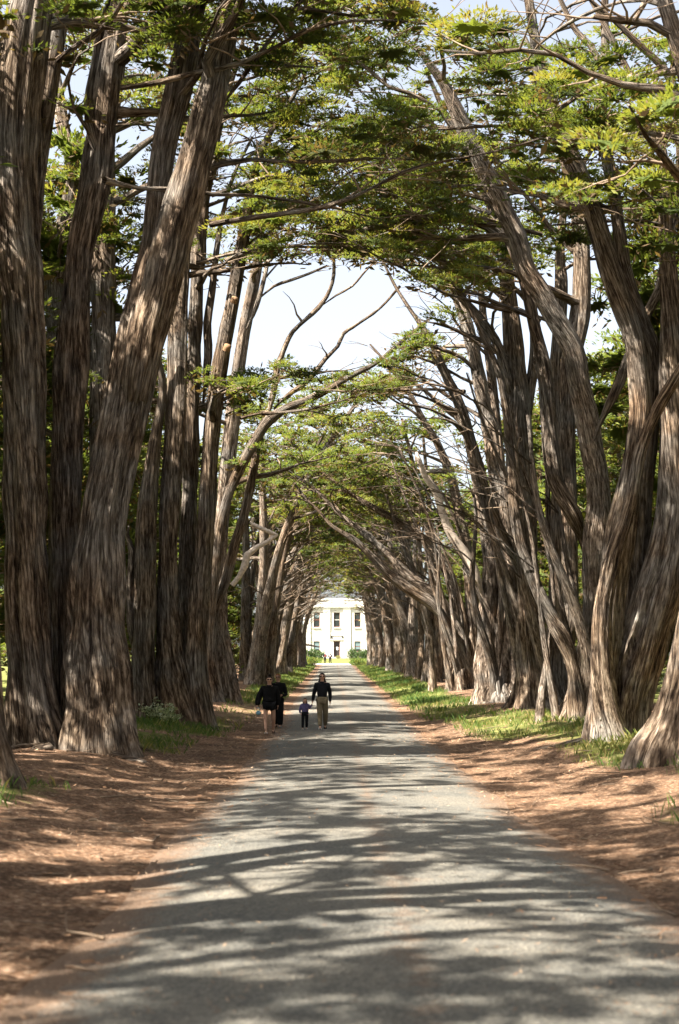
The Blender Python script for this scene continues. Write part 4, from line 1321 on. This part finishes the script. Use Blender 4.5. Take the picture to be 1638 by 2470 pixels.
# fallen dark limb sticking out of the last left trunk
p0 = at(722, 1554, 186); p1 = at(745, 1556, 187); p2 = at(771, 1561, 188)
q = np.array([(*p0, 0.16), (*p1, 0.14), (*p2, 0.07)])
V, F, UV = tube(catmull(q, 0.3)[:, :3], catmull(q, 0.3)[:, 3], 8, 0, np.random.default_rng(3), 0, 0, 0.4)
o = link('broken_limb', np_mesh('broken_limb', V - p0, F, True, UV), M['bark'])
o.location = p0
tag(o, 'dark broken limb jutting out level before the left lower window', 'branch')

# the sunlit zigzag dead limb on the left
p = [(560, 1412, 13), (576, 1392, 12), (590, 1366, 15), (596, 1339, 16), (620, 1320, 13), (643, 1308, 12), (667, 1290, 10), (645, 1281, 9), (622, 1271, 9), (606, 1262, 7), (612, 1248, 6)]
q = trace(p, 69.0)
q2 = np.vstack([q[i] + (q[i + 1] - q[i]) * t for i in range(len(q) - 1) for t in (0.0, 0.3, 0.7)] + [q[-1]])
V, F, UV = tube(q2[:, :3], q2[:, 3], 10, 0, np.random.default_rng(4), 0, 0, 0.4)
o = link('dead_limb', np_mesh('dead_limb', V - q[0, :3], F, True, UV), M['deadwood'])
o.location = q[0, :3]
tag(o, 'bare sunlit zigzag dead limb hanging beside the left trunks', 'branch')

# ------------------------------------------------------------------ grass, litter, weeds
def grass_obj(name, n, xr, yr, hgt, wid, label, seed, floor_=0.25):
    r = np.random.default_rng(seed)
    m_ = n * 6
    y = r.uniform(*yr, m_); x = r.uniform(*xr, m_)
    g = grassy(x, y)
    clump = vnoise(x * 1.1, y * 1.1, 21) * 0.65 + vnoise(x * 4, y * 4, 22) * 0.35
    keep = (g > floor_) & (r.random(m_) < np.clip(g * 1.1 * smooth(0.36, 0.66, clump), 0, 1)) & (np.abs(x - xc(y)) > 2.35) & ~((y > 201.5) & (y < 219.5))
    x, y = x[keep][:n], y[keep][:n]
    n = len(x)
    z = terrain(x, y)
    sc = np.clip(y / 40, 0.8, 4.2)
    h = hgt * r.uniform(0.5, 1.4, n) * (0.6 + 0.8 * vnoise(x * 0.8, y * 0.8, 23))
    a = r.uniform(0, 2 * PI, n); w = wid * sc * r.uniform(0.7, 1.3, n)
    lean = r.uniform(0.1, 0.75, n) * h
    b = r.uniform(0, 2 * PI, n)
    base = np.stack([x, y, z - 0.02], -1)
    sd = np.stack([np.cos(a) * w * 0.5, np.sin(a) * w * 0.5, 0 * w], -1)
    tip = base + np.stack([np.cos(b) * lean, np.sin(b) * lean, h], -1)
    midp = base + np.stack([np.cos(b) * lean * 0.35, np.sin(b) * lean * 0.35, h * 0.6], -1)
    V = np.stack([base - sd, base + sd, tip, midp - sd * 0.8], 1).reshape(-1, 3)
    t = np.clip(0.15 + 0.65 * vnoise(x * 0.5, y * 0.5, 24) + r.normal(0, 0.16, n) + 0.25 * (r.random(n) < 0.15), 0, 1)
    o = link(name, np_mesh(name, V, [np.arange(n * 4).reshape(-1, 4)], tint=np.repeat(t, 4)), M['grass'])
    tag(o, label, kind='stuff')


grass_obj('grass', 26000, (-8, 10), (14, 64), 0.17, 0.012, 'sparse green and dry grass on the needle covered verges', 31, 0.2)
grass_obj('grass', 42000, (-7, 8), (60, 200), 0.17, 0.011, 'long green grass along both edges of the road', 32)
grass_obj('grass', 16000, (-16, 16), (216, 244), 0.30, 0.014, 'pale lawn grass in front of the white building', 33)

r = np.random.default_rng(41)
n = 52000
y = 7.5 + 55 * r.random(n) ** 1.6
x = xc(y) + np.where(r.random(n) < 0.5, -1, 1) * np.where(r.random(n) < 0.22, 2.3 * r.random(n) ** 0.5, 1.9 + 6.5 * r.random(n))
lat = np.abs(x - xc(y))
kp = (r.random(n) < 0.35 + 0.65 * smooth(1.9, 2.9, lat)) & (np.abs(x) < 0.27 * y + 2)
x, y = x[kp], y[kp]; n = len(x)
z = np.maximum(terrain(x, y), np.where(np.abs(x - xc(y)) < 2.6, zroad(y) + 0.05 - 0.085 * (np.abs(x - xc(y)) / 2.55) ** 2.2, -99)) + 0.008
L = r.uniform(0.03, 0.09, n) * np.clip(y / 20, 0.7, 1.8); w = L * r.uniform(0.08, 0.22, n)
a = r.uniform(0, PI, n); tz = r.uniform(-0.25, 0.45, n)
D = np.stack([np.cos(a), np.sin(a), tz], -1); Sd = np.stack([-np.sin(a), np.cos(a), r.uniform(-0.3, 0.3, n)], -1)
P = np.stack([x, y, z + 0.012], -1)
V = np.stack([P - D * L[:, None] / 2, P + Sd * w[:, None] / 2, P + D * L[:, None] / 2, P - Sd * w[:, None] / 2], 1).reshape(-1, 3)
o = link('fallen_leaves', np_mesh('fallen_leaves', V, [np.arange(n * 4).reshape(-1, 4)], tint=np.repeat(r.random(n), 4)), M['litter'])
tag(o, 'fallen cypress needles and bark flakes scattered on the verges', kind='stuff')

# bark scraps, larger than the needles
r = np.random.default_rng(47)
n = 2600
y = 8 + 42 * r.random(n) ** 1.4
x = xc(y) + np.where(r.random(n) < 0.5, -1, 1) * (1.7 + 5.6 * r.random(n))
kp = np.abs(x) < 0.27 * y + 2
x, y = x[kp], y[kp]; n = len(x)
lat = np.abs(x - xc(y))
z = np.maximum(terrain(x, y), np.where(lat < 2.4, zroad(y) + 0.05 - 0.085 * (np.minimum(lat, 2.4) / 2.42) ** 2.2, -99)) + 0.015
L = r.uniform(0.035, 0.13, n); w = L * r.uniform(0.12, 0.3, n); a = r.uniform(0, PI, n)
D = np.stack([np.cos(a), np.sin(a), r.uniform(-0.2, 0.3, n)], -1); Sd = np.stack([-np.sin(a), np.cos(a), r.uniform(-0.4, 0.4, n)], -1)
P = np.stack([x, y, z + 0.01], -1); up_ = np.array([0, 0, 1.0]) * (w * 0.35)[:, None]
q0, q1 = P - D * L[:, None] / 2, P + D * L[:, None] / 2
V = np.stack([q0 - Sd * w[:, None] * 0.3, q0 + up_, q0 + Sd * w[:, None] * 0.4, q1 + Sd * w[:, None] * 0.25, q1 + up_, q1 - Sd * w[:, None] * 0.5], 1).reshape(-1, 3)
b_ = (np.arange(n) * 6)[:, None]
F = np.concatenate([b_ + np.array([[0, 1, 4, 5]]), b_ + np.array([[1, 2, 3, 4]])])
o = link('bark_scraps', np_mesh('bark_scraps', V, [F], tint=np.repeat(0.6 * r.random(n), 6)), M['litter'])
tag(o, 'curled scraps of bark lying on the verges', kind='stuff')

# fallen twigs
r = np.random.default_rng(43)
Jt = Joined()
for k in range(420):
    y = 9 + 40 * r.random() ** 1.5
    x = float(xc(y)) + (-1 if r.random() < 0.5 else 1) * (1.9 + 5.5 * r.random())
    if abs(x) > 0.27 * y + 2: continue
    z = max(float(terrain(x, y)), float(zroad(y)) - 0.02 if abs(x - float(xc(y))) < 2.3 else -9) + 0.02
    a = r.uniform(0, 2 * PI); L = r.uniform(0.15, 0.7)
    q = wander((x, y, z), (math.cos(a), math.sin(a), 0.02), L, r.uniform(0.006, 0.016), 0.004, r, 4, 0.3)
    q[:, 2] = z + np.abs(q[:, 2] - z) * 0.4
    Jt.add(*tube(q[:, :3], q[:, 3], 4))
o = link('fallen_twigs', Jt.mesh('fallen_twigs'), M['twig'])
tag(o, 'thin dead twigs lying on the needle litter', kind='stuff')

for k, (wx, wy, hh, lab) in enumerate([(325, 1728, 0.85, 'pale leaved weed at the foot of the left trunk clump, nearest the massive cluster'), (352, 1722, 0.75, 'low pale leaved weed in the middle of the weeds by the left clump'),
                                   (382, 1742, 0.65, 'short pale weed in front of the straight reddish trunks'), (408, 1748, 0.5, 'smallest pale weed on the sunlit strip beside the reddish trunks')]):
    g = ground_at(wx, wy)
    g[1] -= 0.0
    r = np.random.default_rng(60 + k)
    o = empty('weed_plant', g)
    tag(o, lab, 'plant', 'pale weeds by the left trunks')
    J = Joined(); pd = []
    for s_ in range(16):
        q = wander((r.normal(0, 0.1), r.normal(0, 0.1), -0.05), (r.normal(0, 0.5), r.normal(0, 0.5), 1), hh * r.uniform(0.6, 1.25), 0.012, 0.005, r, 5, 0.15)
        J.add(*tube(q[:, :3], q[:, 3], 4))
        for i in (2, 3, 4, 5): pd.append((*q[i, :3], 0.11, r.uniform(0.2, 1)))
    link('stems', J.mesh('stems'), M['grass'], o, 'stuff')
    link('leaves', crown_mesh('leaves', pd, 0.10, r, 0.8, False), M['white_leaf'], o, 'stuff')

# ------------------------------------------------------------------ people
def skin_mesh(name, pts, edges, sub=2):
    """one continuous surface grown round a skeleton: pts name -> (x, y, z, rx, ry)"""
    keys = list(pts)
    me = bpy.data.meshes.new(name)
    me.from_pydata([pts[k][:3] for k in keys], [(keys.index(a), keys.index(b)) for a, b in edges], [])
    o = bpy.data.objects.new(name, me)
    C.objects.link(o)
    sk = o.modifiers.new('skin', 'SKIN')
    sk.use_smooth_shade = True
    for k, v in zip(keys, me.skin_vertices[0].data):
        p = pts[k]
        v.radius = (p[3], p[4] if len(p) > 4 else p[3])
        v.use_root = k == keys[0]
    ss = o.modifiers.new('sub', 'SUBSURF'); ss.levels = sub; ss.render_levels = sub
    dg = bpy.context.evaluated_depsgraph_get()
    m2 = bpy.data.meshes.new_from_object(o.evaluated_get(dg))
    m2.name = name
    bpy.data.objects.remove(o)
    bpy.data.meshes.remove(me)
    return m2


def cloth(name, col, rough=0.9):
    return flat_mat(name, col, rough, 25.0, 0.2, 0.3, 0.0, 0.15)


M['skin'] = flat_mat('skin', (0.50, 0.30, 0.215), 0.6, 12.0, 0.06, 0.05)
M['black_cloth'] = cloth('black_cloth', (0.007, 0.007, 0.008))
M['navy_cloth'] = cloth('dark_navy_cloth', (0.009, 0.010, 0.013))
M['olive_cloth'] = cloth('olive_cloth', (0.17, 0.14, 0.09))
M['purple_cloth'] = cloth('purple_cloth', (0.11, 0.095, 0.20))
M['pink_cloth'] = cloth('pink_cloth', (0.40, 0.12, 0.18))
M['red_cloth'] = cloth('red_cloth', (0.30, 0.04, 0.06))
M['dark_hair'] = cloth('dark_hair', (0.018, 0.011, 0.008), 0.6)
M['red_hair'] = cloth('reddish_hair', (0.26, 0.095, 0.04), 0.6)
M['brown_hair'] = cloth('brown_hair', (0.07, 0.035, 0.018), 0.6)
M['white_shoe'] = cloth('white_shoe', (0.65, 0.66, 0.66), 0.7)
M['teal_shoe'] = cloth('teal_shoe', (0.16, 0.28, 0.33), 0.7)
M['lens'] = flat_mat('dark_lens', (0.02, 0.012, 0.01), 0.2, 5.0, 0.1, 0.0)
M['mouth'] = flat_mat('lips', (0.36, 0.12, 0.10), 0.6, 5.0, 0.1, 0.0)
M['eye'] = flat_mat('eye', (0.05, 0.035, 0.03), 0.3, 5.0, 0.1, 0.0)
M['blue_cloth'] = cloth('light_blue_cloth', (0.25, 0.45, 0.55))


def ellipsoid(c, r_, n=12):
    u = np.linspace(0, 2 * PI, n, endpoint=False); v = np.linspace(0.02, PI - 0.02, n // 2 + 1)
    U, W = np.meshgrid(u, v, indexing='ij')
    V = np.stack([c[0] + r_[0] * np.cos(U) * np.sin(W), c[1] + r_[1] * np.sin(U) * np.sin(W), c[2] + r_[2] * np.cos(W)], -1).reshape(-1, 3)
    m_ = len(v)
    ii, jj = np.meshgrid(np.arange(n), np.arange(m_ - 1), indexing='ij')
    i2 = (ii + 1) % n
    return V, np.stack([ii * m_ + jj, ii * m_ + jj + 1, i2 * m_ + jj + 1, i2 * m_ + jj], -1).reshape(-1, 4)


def shape_mesh(name, parts):
    Vs, Fs, n = [], [], 0
    for V, F in parts:
        Vs.append(V); Fs.append(F + n); n += len(V)
    return np_mesh(name, np.vstack(Vs), [np.vstack(Fs)], True)


def person(loc, rz, H, label, hands, feet, knees=None, elbows=None, head_turn=0.0, build=1.0, child=False, group=None):
    """faces -y; hands/feet/knees/elbows: (left, right) positions as fractions of height H (x, y, z); x<0 is the picture's left"""
    o = empty('person', loc, rz)
    tag(o, label, 'person', group)
    hs = 1.28 if child else 1.0          # a child's head is larger
    hz = 1.0 - 0.070 * hs
    sh = 0.104 * build
    p = {'pelvis': (0, 0, 0.525, 0.088 * build, 0.062), 'waist': (0, 0, 0.60, 0.075 * build, 0.056), 'chest': (0, 0.004, 0.715, 0.088 * build, 0.062), 'collar': (0, 0.006, 0.80 - (hs - 1) * 0.08, 0.060, 0.045),
         'neck': (0, 0.004, 0.85 - (hs - 1) * 0.14, 0.032, 0.032), 'jaw': (0, -0.008, hz - 0.028 * hs, 0.036 * hs, 0.040 * hs), 'face': (0, -0.004, hz + 0.006, 0.045 * hs, 0.053 * hs), 'brow': (0, 0.0, hz + 0.034 * hs, 0.041 * hs, 0.050 * hs), 'crown': (0, 0.004, hz + 0.058 * hs, 0.018 * hs, 0.02 * hs)}
    e = [('pelvis', 'waist'), ('waist', 'chest'), ('chest', 'collar'), ('collar', 'neck'), ('neck', 'jaw'), ('jaw', 'face'), ('face', 'brow'), ('brow', 'crown')]
    J = {}
    for s_, nm in ((-1, 'l'), (1, 'r')):
        k = 0 if s_ < 0 else 1
        hd = np.array(hands[k]); ft = np.array(feet[k])
        s0 = np.array([s_ * sh, 0.006, 0.795 - (hs - 1) * 0.08])
        el = np.array(elbows[k]) if elbows and elbows[k] is not None else (s0 + hd) / 2 + np.array([s_ * 0.02, 0.022, 0.0])
        hip = np.array([s_ * 0.052 * build, 0, 0.50])
        kn = np.array(knees[k]) if knees and knees[k] is not None else (hip + ft) / 2 + np.array([0, -0.022, 0.015])
        ank = ft + np.array([0, 0.01, 0.042])
        wr = el + (hd - el) * 0.86
        J[nm] = dict(s=s0, el=el, wr=wr, hd=hd, hip=hip, kn=kn, ank=ank, ft=ft)
        p['sh' + nm] = (*s0, 0.036 * build, 0.034); p['el' + nm] = (*el, 0.025, 0.025); p['wr' + nm] = (*wr, 0.017, 0.016); p['pa' + nm] = (*hd, 0.022, 0.012)
        p['hip' + nm] = (*hip, 0.052 * build, 0.055); p['kn' + nm] = (*kn, 0.034, 0.036); p['cf' + nm] = (*(kn + (ank - kn) * 0.35 + np.array([0, 0.008, 0])), 0.030, 0.033); p['an' + nm] = (*ank, 0.021, 0.022); p['to' + nm] = (*(ft + np.array([0, -0.075, 0.016])), 0.022, 0.014)
        e += [('collar', 'sh' + nm), ('sh' + nm, 'el' + nm), ('el' + nm, 'wr' + nm), ('wr' + nm, 'pa' + nm), ('pelvis', 'hip' + nm), ('hip' + nm, 'kn' + nm), ('kn' + nm, 'cf' + nm), ('cf' + nm, 'an' + nm), ('an' + nm, 'to' + nm)]
    ct, st = math.cos(head_turn), math.sin(head_turn)
    def turn(v):
        return (v[0] * ct - v[1] * st, v[0] * st + v[1] * ct, v[2])
    p['nose'] = (*turn((0, -0.060 * hs, hz)), 0.010 * hs, 0.010 * hs)
    e.append(('face', 'nose'))
    for s_, nm in ((-1, 'earl'), (1, 'earr')):
        p[nm] = (*turn((s_ * 0.050 * hs, 0.006, hz + 0.005)), 0.007, 0.012); e.append(('face', nm))
    P = {k: tuple(x * H for x in v) for k, v in p.items()}
    me = skin_mesh('body', P, e, 2 if loc[1] < 100 else 1)
    body = link('body', me, M['skin'], o)
    # five fingers on each hand
    Jn = Joined()
    for nm, s_ in (('l', -1), ('r', 1)):
        hd, wr = J[nm]['hd'] * H, J[nm]['wr'] * H
        ax = hd - wr; ax /= np.linalg.norm(ax) + 1e-9
        sd = np.cross(ax, [s_ * 1.0, 0.0, 0.0]); sd /= np.linalg.norm(sd) + 1e-9
        inn = np.cross(ax, sd) * 1.0
        for f, (off, ln) in enumerate(((-0.018, 0.036), (-0.006, 0.044), (0.006, 0.042), (0.018, 0.032))):
            b0 = hd + sd * off * H * 0.7 + ax * 0.008 * H
            q = np.array([b0, b0 + ax * ln * H * 0.5, b0 + ax * ln * H * 0.85 + inn * 0.012 * H])
            Jn.add(*tube(q, np.array([0.0056, 0.005, 0.004]) * H, 6))
        b0 = wr + (hd - wr) * 0.6 - sd * 0.018 * H
        q = np.array([b0, b0 - sd * 0.014 * H + ax * 0.012 * H, b0 - sd * 0.017 * H + ax * 0.030 * H])
        Jn.add(*tube(q, np.array([0.0062, 0.0056, 0.0045]) * H, 6))
    link('fingers', Jn.mesh('fingers'), M['skin'], o)
    ey = [ellipsoid(np.array(turn((s_ * 0.017 * hs, -0.049 * hs, hz + 0.010 * hs))) * H, np.array([0.006, 0.004, 0.004]) * H * hs, 8) for s_ in (-1, 1)]
    link('eyes', shape_mesh('eyes', ey), M['eye'], o)
    link('mouth', shape_mesh('mouth', [ellipsoid(np.array(turn((0, -0.046 * hs, hz - 0.030 * hs))) * H, np.array([0.014, 0.006, 0.004]) * H * hs, 8)]), M['mouth'], o)
    return o, P, J, H, hz, hs, turn


def garment(o, name, mat, P, keys, edges, grow, extra=None, sub=2):
    pts = {}
    if 'collar' in keys:
        n_, c_ = P['neck'], P['collar']
        extra = dict(extra or {}); edges = edges + [('collar', 'nk'), ('nk', 'nk2')]
        extra['nk'] = (c_[0], c_[1] + 0.004, c_[2] * 0.45 + n_[2] * 0.55, 0.075 * n_[2] / 1.41, 0.068 * n_[2] / 1.41)
        extra['nk2'] = (n_[0], n_[1] + 0.004, n_[2] - 0.012, 0.060 * n_[2] / 1.41, 0.056 * n_[2] / 1.41)
    for k in keys:
        v = P[k]
        g = grow[k] if isinstance(grow, dict) and k in grow else (grow if not isinstance(grow, dict) else grow.get('*', 0.012))
        pts[k] = (v[0], v[1], v[2], v[3] + g, v[4] + g)
    if extra: pts.update(extra)
    g_ = link(name, skin_mesh(name, pts, edges, sub), mat, o)
    if 'collar' in keys:
        h_ = P['neck'][2] / 0.85 if P['neck'][2] > 1.0 else P['neck'][2] / 0.81
        k_ = P['shr'][0] / (0.104 * h_)
        link('collar', shape_mesh('collar', [ellipsoid((0, 0.006 * h_, P['collar'][2] - 0.004 * h_), (0.128 * h_ * k_, 0.064 * h_, 0.040 * h_), 14), ellipsoid((0, 0.006 * h_, P['collar'][2] + 0.022 * h_), (0.062 * h_, 0.050 * h_, 0.036 * h_), 14)]), mat, o)
    elif 'pelvis' in keys:
        h_ = P['pelvis'][2] / 0.525
        k_ = P['hipr'][0] / (0.052 * h_)
        link('waistband', shape_mesh('waistband', [ellipsoid((0, 0, 0.535 * h_), (0.108 * h_ * k_, 0.082 * h_, 0.07 * h_), 14)]), mat, o)
    return g_


ARM = [('collar', 'shl'), ('shl', 'ell'), ('ell', 'wrl'), ('collar', 'shr'), ('shr', 'elr'), ('elr', 'wrr')]
TORSO = ['chest', 'pelvis', 'waist', 'collar', 'shl', 'ell', 'wrl', 'shr', 'elr', 'wrr']
TE = [('pelvis', 'waist'), ('waist', 'chest'), ('chest', 'collar')] + ARM
LEGS = ['pelvis', 'hipl', 'knl', 'cfl', 'hipr', 'knr', 'cfr']
LE = [('pelvis', 'hipl'), ('hipl', 'knl'), ('knl', 'cfl'), ('pelvis', 'hipr'), ('hipr', 'knr'), ('knr', 'cfr')]


def shoes(o, P, mats, H):
    for nm, mt in zip('lr', mats):
        a, t = P['an' + nm], P['to' + nm]
        g = 0.007 * H
        pts = {'a': (a[0], a[1], a[2] - 0.012 * H, 0.026 * H, 0.026 * H), 'h': (a[0], a[1] + 0.012 * H, a[2] - 0.028 * H, 0.022 * H, 0.018 * H), 'm': ((a[0] + t[0]) / 2, (a[1] + t[1]) / 2, (a[2] + t[2]) / 2 - 0.010 * H, 0.026 * H, 0.018 * H), 't': (t[0], t[1], t[2], t[3] + g, t[4] + g * 0.6)}
        link('shoe', skin_mesh('shoe', pts, [('a', 'h'), ('a', 'm'), ('m', 't')], 1), mt, o)


def hair(o, mat, H, hz, hs, length=0.0, side=0.0, bun=False):
    parts = []
    V, F = ellipsoid((0, 0.010 * H * hs, (hz + 0.020 * hs) * H), (0.052 * hs * H, 0.058 * hs * H, 0.055 * hs * H), 16)
    V[:, 1] = np.where((V[:, 1] < -0.022 * H * hs) & (V[:, 2] < (hz + 0.036 * hs) * H), np.maximum(V[:, 1], -0.012 * H * hs), V[:, 1])
    parts.append((V, F))
    if length > 0:
        parts.append(ellipsoid((side * H, 0.038 * H * hs, (hz - length * 0.45) * H), (0.050 * hs * H, 0.028 * hs * H, length * 0.62 * H), 14))
        for s_ in (-1, 1):
            parts.append(ellipsoid((s_ * 0.046 * hs * H, 0.010 * H, (hz - length * 0.35) * H), (0.014 * hs * H, 0.026 * hs * H, length * 0.52 * H), 10))
    if bun:
        parts.append(ellipsoid((0.008 * H, 0.014 * H, (hz + 0.088) * H), (0.032 * H, 0.032 * H, 0.026 * H), 12))
    link('hair', shape_mesh('hair', parts), mat, o)


def sunglasses(o, H, hz, hs, turn):
    parts = [ellipsoid(np.array(turn((s_ * 0.021 * hs, -0.055 * hs, hz + 0.011 * hs))) * H, np.array([0.019, 0.006, 0.013]) * H * hs, 10) for s_ in (-1, 1)]
    parts.append(ellipsoid(np.array(turn((0, -0.057 * hs, hz + 0.014 * hs))) * H, np.array([0.012, 0.003, 0.003]) * H, 8))
    for s_ in (-1, 1):
        parts.append(ellipsoid(np.array(turn((s_ * 0.046 * hs, -0.022, hz + 0.013 * hs))) * H, np.array([0.003, 0.034, 0.003]) * H, 8))
    link('sunglasses', shape_mesh('sunglasses', parts), M['lens'], o)


def stand(px, py):
    g = ground_at(px, py)
    x, y = g[0], g[1]
    lat = abs(x - float(xc(y)))
    g[2] = max(g[2], float(zroad(y)) + 0.05 - 0.085 * (min(lat, 2.5) / 2.45) ** 2.2) if lat < 2.4 else g[2]
    return g


# woman in the black hoodie, holding the child's hand
g = stand(777, 1768)
gd = g[1]
o, P, J, H, hz, hs, turn = person(g, 0.0, 1.66, 'woman in black hoodie and olive trousers holding a small child by the hand', [(-0.175, -0.01, 0.462), (0.142, 0.0, 0.455)],
    [(-0.035, -0.10, 0.0), (0.055, 0.085, 0.012)], [(-0.04, -0.075, 0.285), (0.06, 0.0, 0.275)], [(-0.148, 0.02, 0.63), (0.142, 0.025, 0.63)])
garment(o, 'hoodie', M['navy_cloth'], P, TORSO, TE, {'*': 0.022, 'wrl': 0.012, 'wrr': 0.012, 'pelvis': 0.020, 'waist': 0.026, 'chest': 0.022, 'shl': 0.022, 'shr': 0.022})
link('hood', shape_mesh('hood', [ellipsoid((0, 0.03 * H, 0.845 * H), (0.075 * H, 0.05 * H, 0.035 * H), 14)]), M['navy_cloth'], o)
garment(o, 'trousers', M['olive_cloth'], P, LEGS + ['anl', 'anr'], LE + [('cfl', 'anl'), ('cfr', 'anr')], {'*': 0.020, 'pelvis': 0.008, 'cfl': 0.026, 'cfr': 0.026, 'knl': 0.026, 'knr': 0.026, 'anl': 0.022, 'anr': 0.022})
shoes(o, P, (M['white_shoe'], M['black_cloth']), H)
hair(o, M['dark_hair'], H, hz, hs, 0.13)
sunglasses(o, H, hz, hs, turn)

# the child
gx_ = g[0] - 41.0 * gd / PXF
gc = np.array([gx_, gd, max(terrain(gx_, gd), float(zroad(gd)) + 0.04)])
hand_x = (g[0] - 0.175 * 1.66 - gx_ - 0.015) / 0.92
hand_z = (g[2] + 0.45 * 1.66 - gc[2]) / 0.92
o, P, J, H, hz, hs, turn = person(gc, 0.0, 0.92, 'small child with long brown hair in a purple jacket and dark trousers', [(-0.14, -0.07, 0.50), (hand_x, -0.01, hand_z)],
    [(-0.07, -0.09, 0.0), (0.055, 0.06, 0.01)], None, [(-0.17, 0.0, 0.60), (hand_x * 0.72, 0.02, 0.66)], -0.9, 1.12, True)
garment(o, 'jacket', M['purple_cloth'], P, TORSO, TE, {'*': 0.017, 'wrl': 0.012, 'wrr': 0.010, 'waist': 0.030, 'pelvis': 0.018, 'chest': 0.026})
garment(o, 'trousers', M['navy_cloth'], P, LEGS + ['anl', 'anr'], LE + [('cfl', 'anl'), ('cfr', 'anr')], {'*': 0.016, 'pelvis': 0.006, 'cfl': 0.02, 'cfr': 0.02, 'anl': 0.018, 'anr': 0.018})
link('shirt_hem', shape_mesh('shirt_hem', [ellipsoid((0, 0, 0.485 * H), (0.128 * H, 0.098 * H, 0.05 * H), 14)]), M['pink_cloth'], o)
shoes(o, P, (M['white_shoe'], M['white_shoe']), H)
hair(o, M['brown_hair'], H, hz, hs, 0.15, 0.02)

# the pair walking on the left edge
g = stand(649, 1770)
o, P, J, H, hz, hs, turn = person(g, 0.05, 1.64, 'woman with dark hair bun, wide black top and bare legs walking at the road edge', [(-0.215, -0.03, 0.46), (0.15, 0.02, 0.46)],
    [(-0.055, -0.11, 0.0), (0.075, 0.10, 0.015)], [(-0.065, -0.075, 0.285), (0.08, 0.01, 0.275)], [(-0.185, 0.015, 0.62), (0.16, 0.03, 0.62)], 0.0, 1.08)
garment(o, 'top', M['black_cloth'], P, TORSO, TE, {'*': 0.045, 'wrl': 0.05, 'wrr': 0.03, 'ell': 0.06, 'elr': 0.05, 'waist': 0.075, 'pelvis': 0.075, 'chest': 0.05, 'shl': 0.03, 'shr': 0.03})
garment(o, 'shorts', M['black_cloth'], P, ['pelvis', 'hipl', 'hipr'], [('pelvis', 'hipl'), ('pelvis', 'hipr'), ('hipl', 'tl'), ('hipr', 'tr')], 0.035,
        {'tl': (*(np.array(P['hipl'][:3]) * 0.45 + np.array(P['knl'][:3]) * 0.55), 0.098, 0.098), 'tr': (*(np.array(P['hipr'][:3]) * 0.45 + np.array(P['knr'][:3]) * 0.55), 0.098, 0.098)})
shoes(o, P, (M['white_shoe'], M['brown_hair']), H)
hair(o, M['dark_hair'], H, hz, hs, 0.0, 0, True)
sunglasses(o, H, hz, hs, turn)
wl_ = np.array(P['pal'][:3])
ob = empty('bag', (g[0] + wl_[0] + 0.05, g[1] + wl_[1] - 0.02, g[2] + wl_[2] - 0.16))
tag(ob, 'light blue pouch in the hand of the woman with bare legs', 'pouch')
link('pouch_body', shape_mesh('pouch_body', [ellipsoid((0, 0, 0), (0.075, 0.04, 0.065), 12)]), M['blue_cloth'], ob)
link('strap', (lambda Jx: (Jx.add(*tube(np.array([(-0.05, 0, 0.03), (-0.045, 0, 0.12), (-0.03, 0, 0.16), (0.02, 0, 0.12), (0.05, 0, 0.03)]), np.full(5, 0.008), 6)), Jx.mesh('strap'))[1])(Joined()), M['blue_cloth'], ob)

g2 = stand(670, 1757)
o, P, J, H, hz, hs, turn = person(g2, 0.0, 1.66, 'woman with reddish hair, sunglasses and long black clothes behind the bare legged woman', [(-0.13, -0.05, 0.50), (0.055, -0.13, 0.60)],
    [(-0.04, 0.07, 0.015), (0.045, -0.08, 0.0)], None, [(-0.15, 0.02, 0.62), (0.155, -0.02, 0.61)])
garment(o, 'jacket', M['black_cloth'], P, TORSO, TE, {'*': 0.03, 'wrl': 0.016, 'wrr': 0.018, 'waist': 0.05, 'pelvis': 0.045, 'chest': 0.035})
garment(o, 'long_trousers', M['black_cloth'], P, LEGS + ['anl', 'anr'], LE + [('cfl', 'anl'), ('cfr', 'anr')], {'*': 0.034, 'pelvis': 0.01, 'cfl': 0.05, 'cfr': 0.05, 'anl': 0.055, 'anr': 0.055, 'knl': 0.045, 'knr': 0.045})
shoes(o, P, (M['black_cloth'], M['teal_shoe']), H)
hair(o, M['red_hair'], H, hz, hs, 0.03)
sunglasses(o, H, hz, hs, turn)

# two people far off on the sunlit drive
for k, (px, lab, cl) in enumerate([(784, 'distant person in dark red top standing on the sunlit drive', 'red_cloth'), (796.5, 'distant person in black with a pale chest print on the sunlit drive', 'black_cloth')]):
    yy_ = 210.0
    xx_ = at(px, 1600, yy_)[0]
    zz_ = max(float(terrain(xx_, yy_)), float(zroad(yy_))) + 0.06
    o, P, J, H, hz, hs, turn = person((xx_, yy_, zz_), 0.3 - 0.5 * k, 1.72, lab, [(-0.06, -0.15, 0.66), (0.06, -0.15, 0.66)], [(-0.07, -0.02, 0), (0.08, 0.03, 0)], None, [(-0.16, 0.02, 0.62), (0.16, 0.02, 0.62)])
    garment(o, 'jacket', M['black_cloth'], P, TORSO, TE, 0.02, None, 1)
    link('chest_print', shape_mesh('chest_print', [ellipsoid((0.0, -0.075 * H, 0.735 * H), (0.055 * H, 0.022 * H, 0.055 * H), 10)]), M['red_cloth'] if k == 0 else M['white_shoe'], o)
    garment(o, 'trousers', M['black_cloth'], P, LEGS + ['anl', 'anr'], LE + [('cfl', 'anl'), ('cfr', 'anr')], 0.016, None, 1)
    shoes(o, P, (M['brown_hair'], M['brown_hair']), H)
    hair(o, M['dark_hair'], H, hz, hs, 0.02)
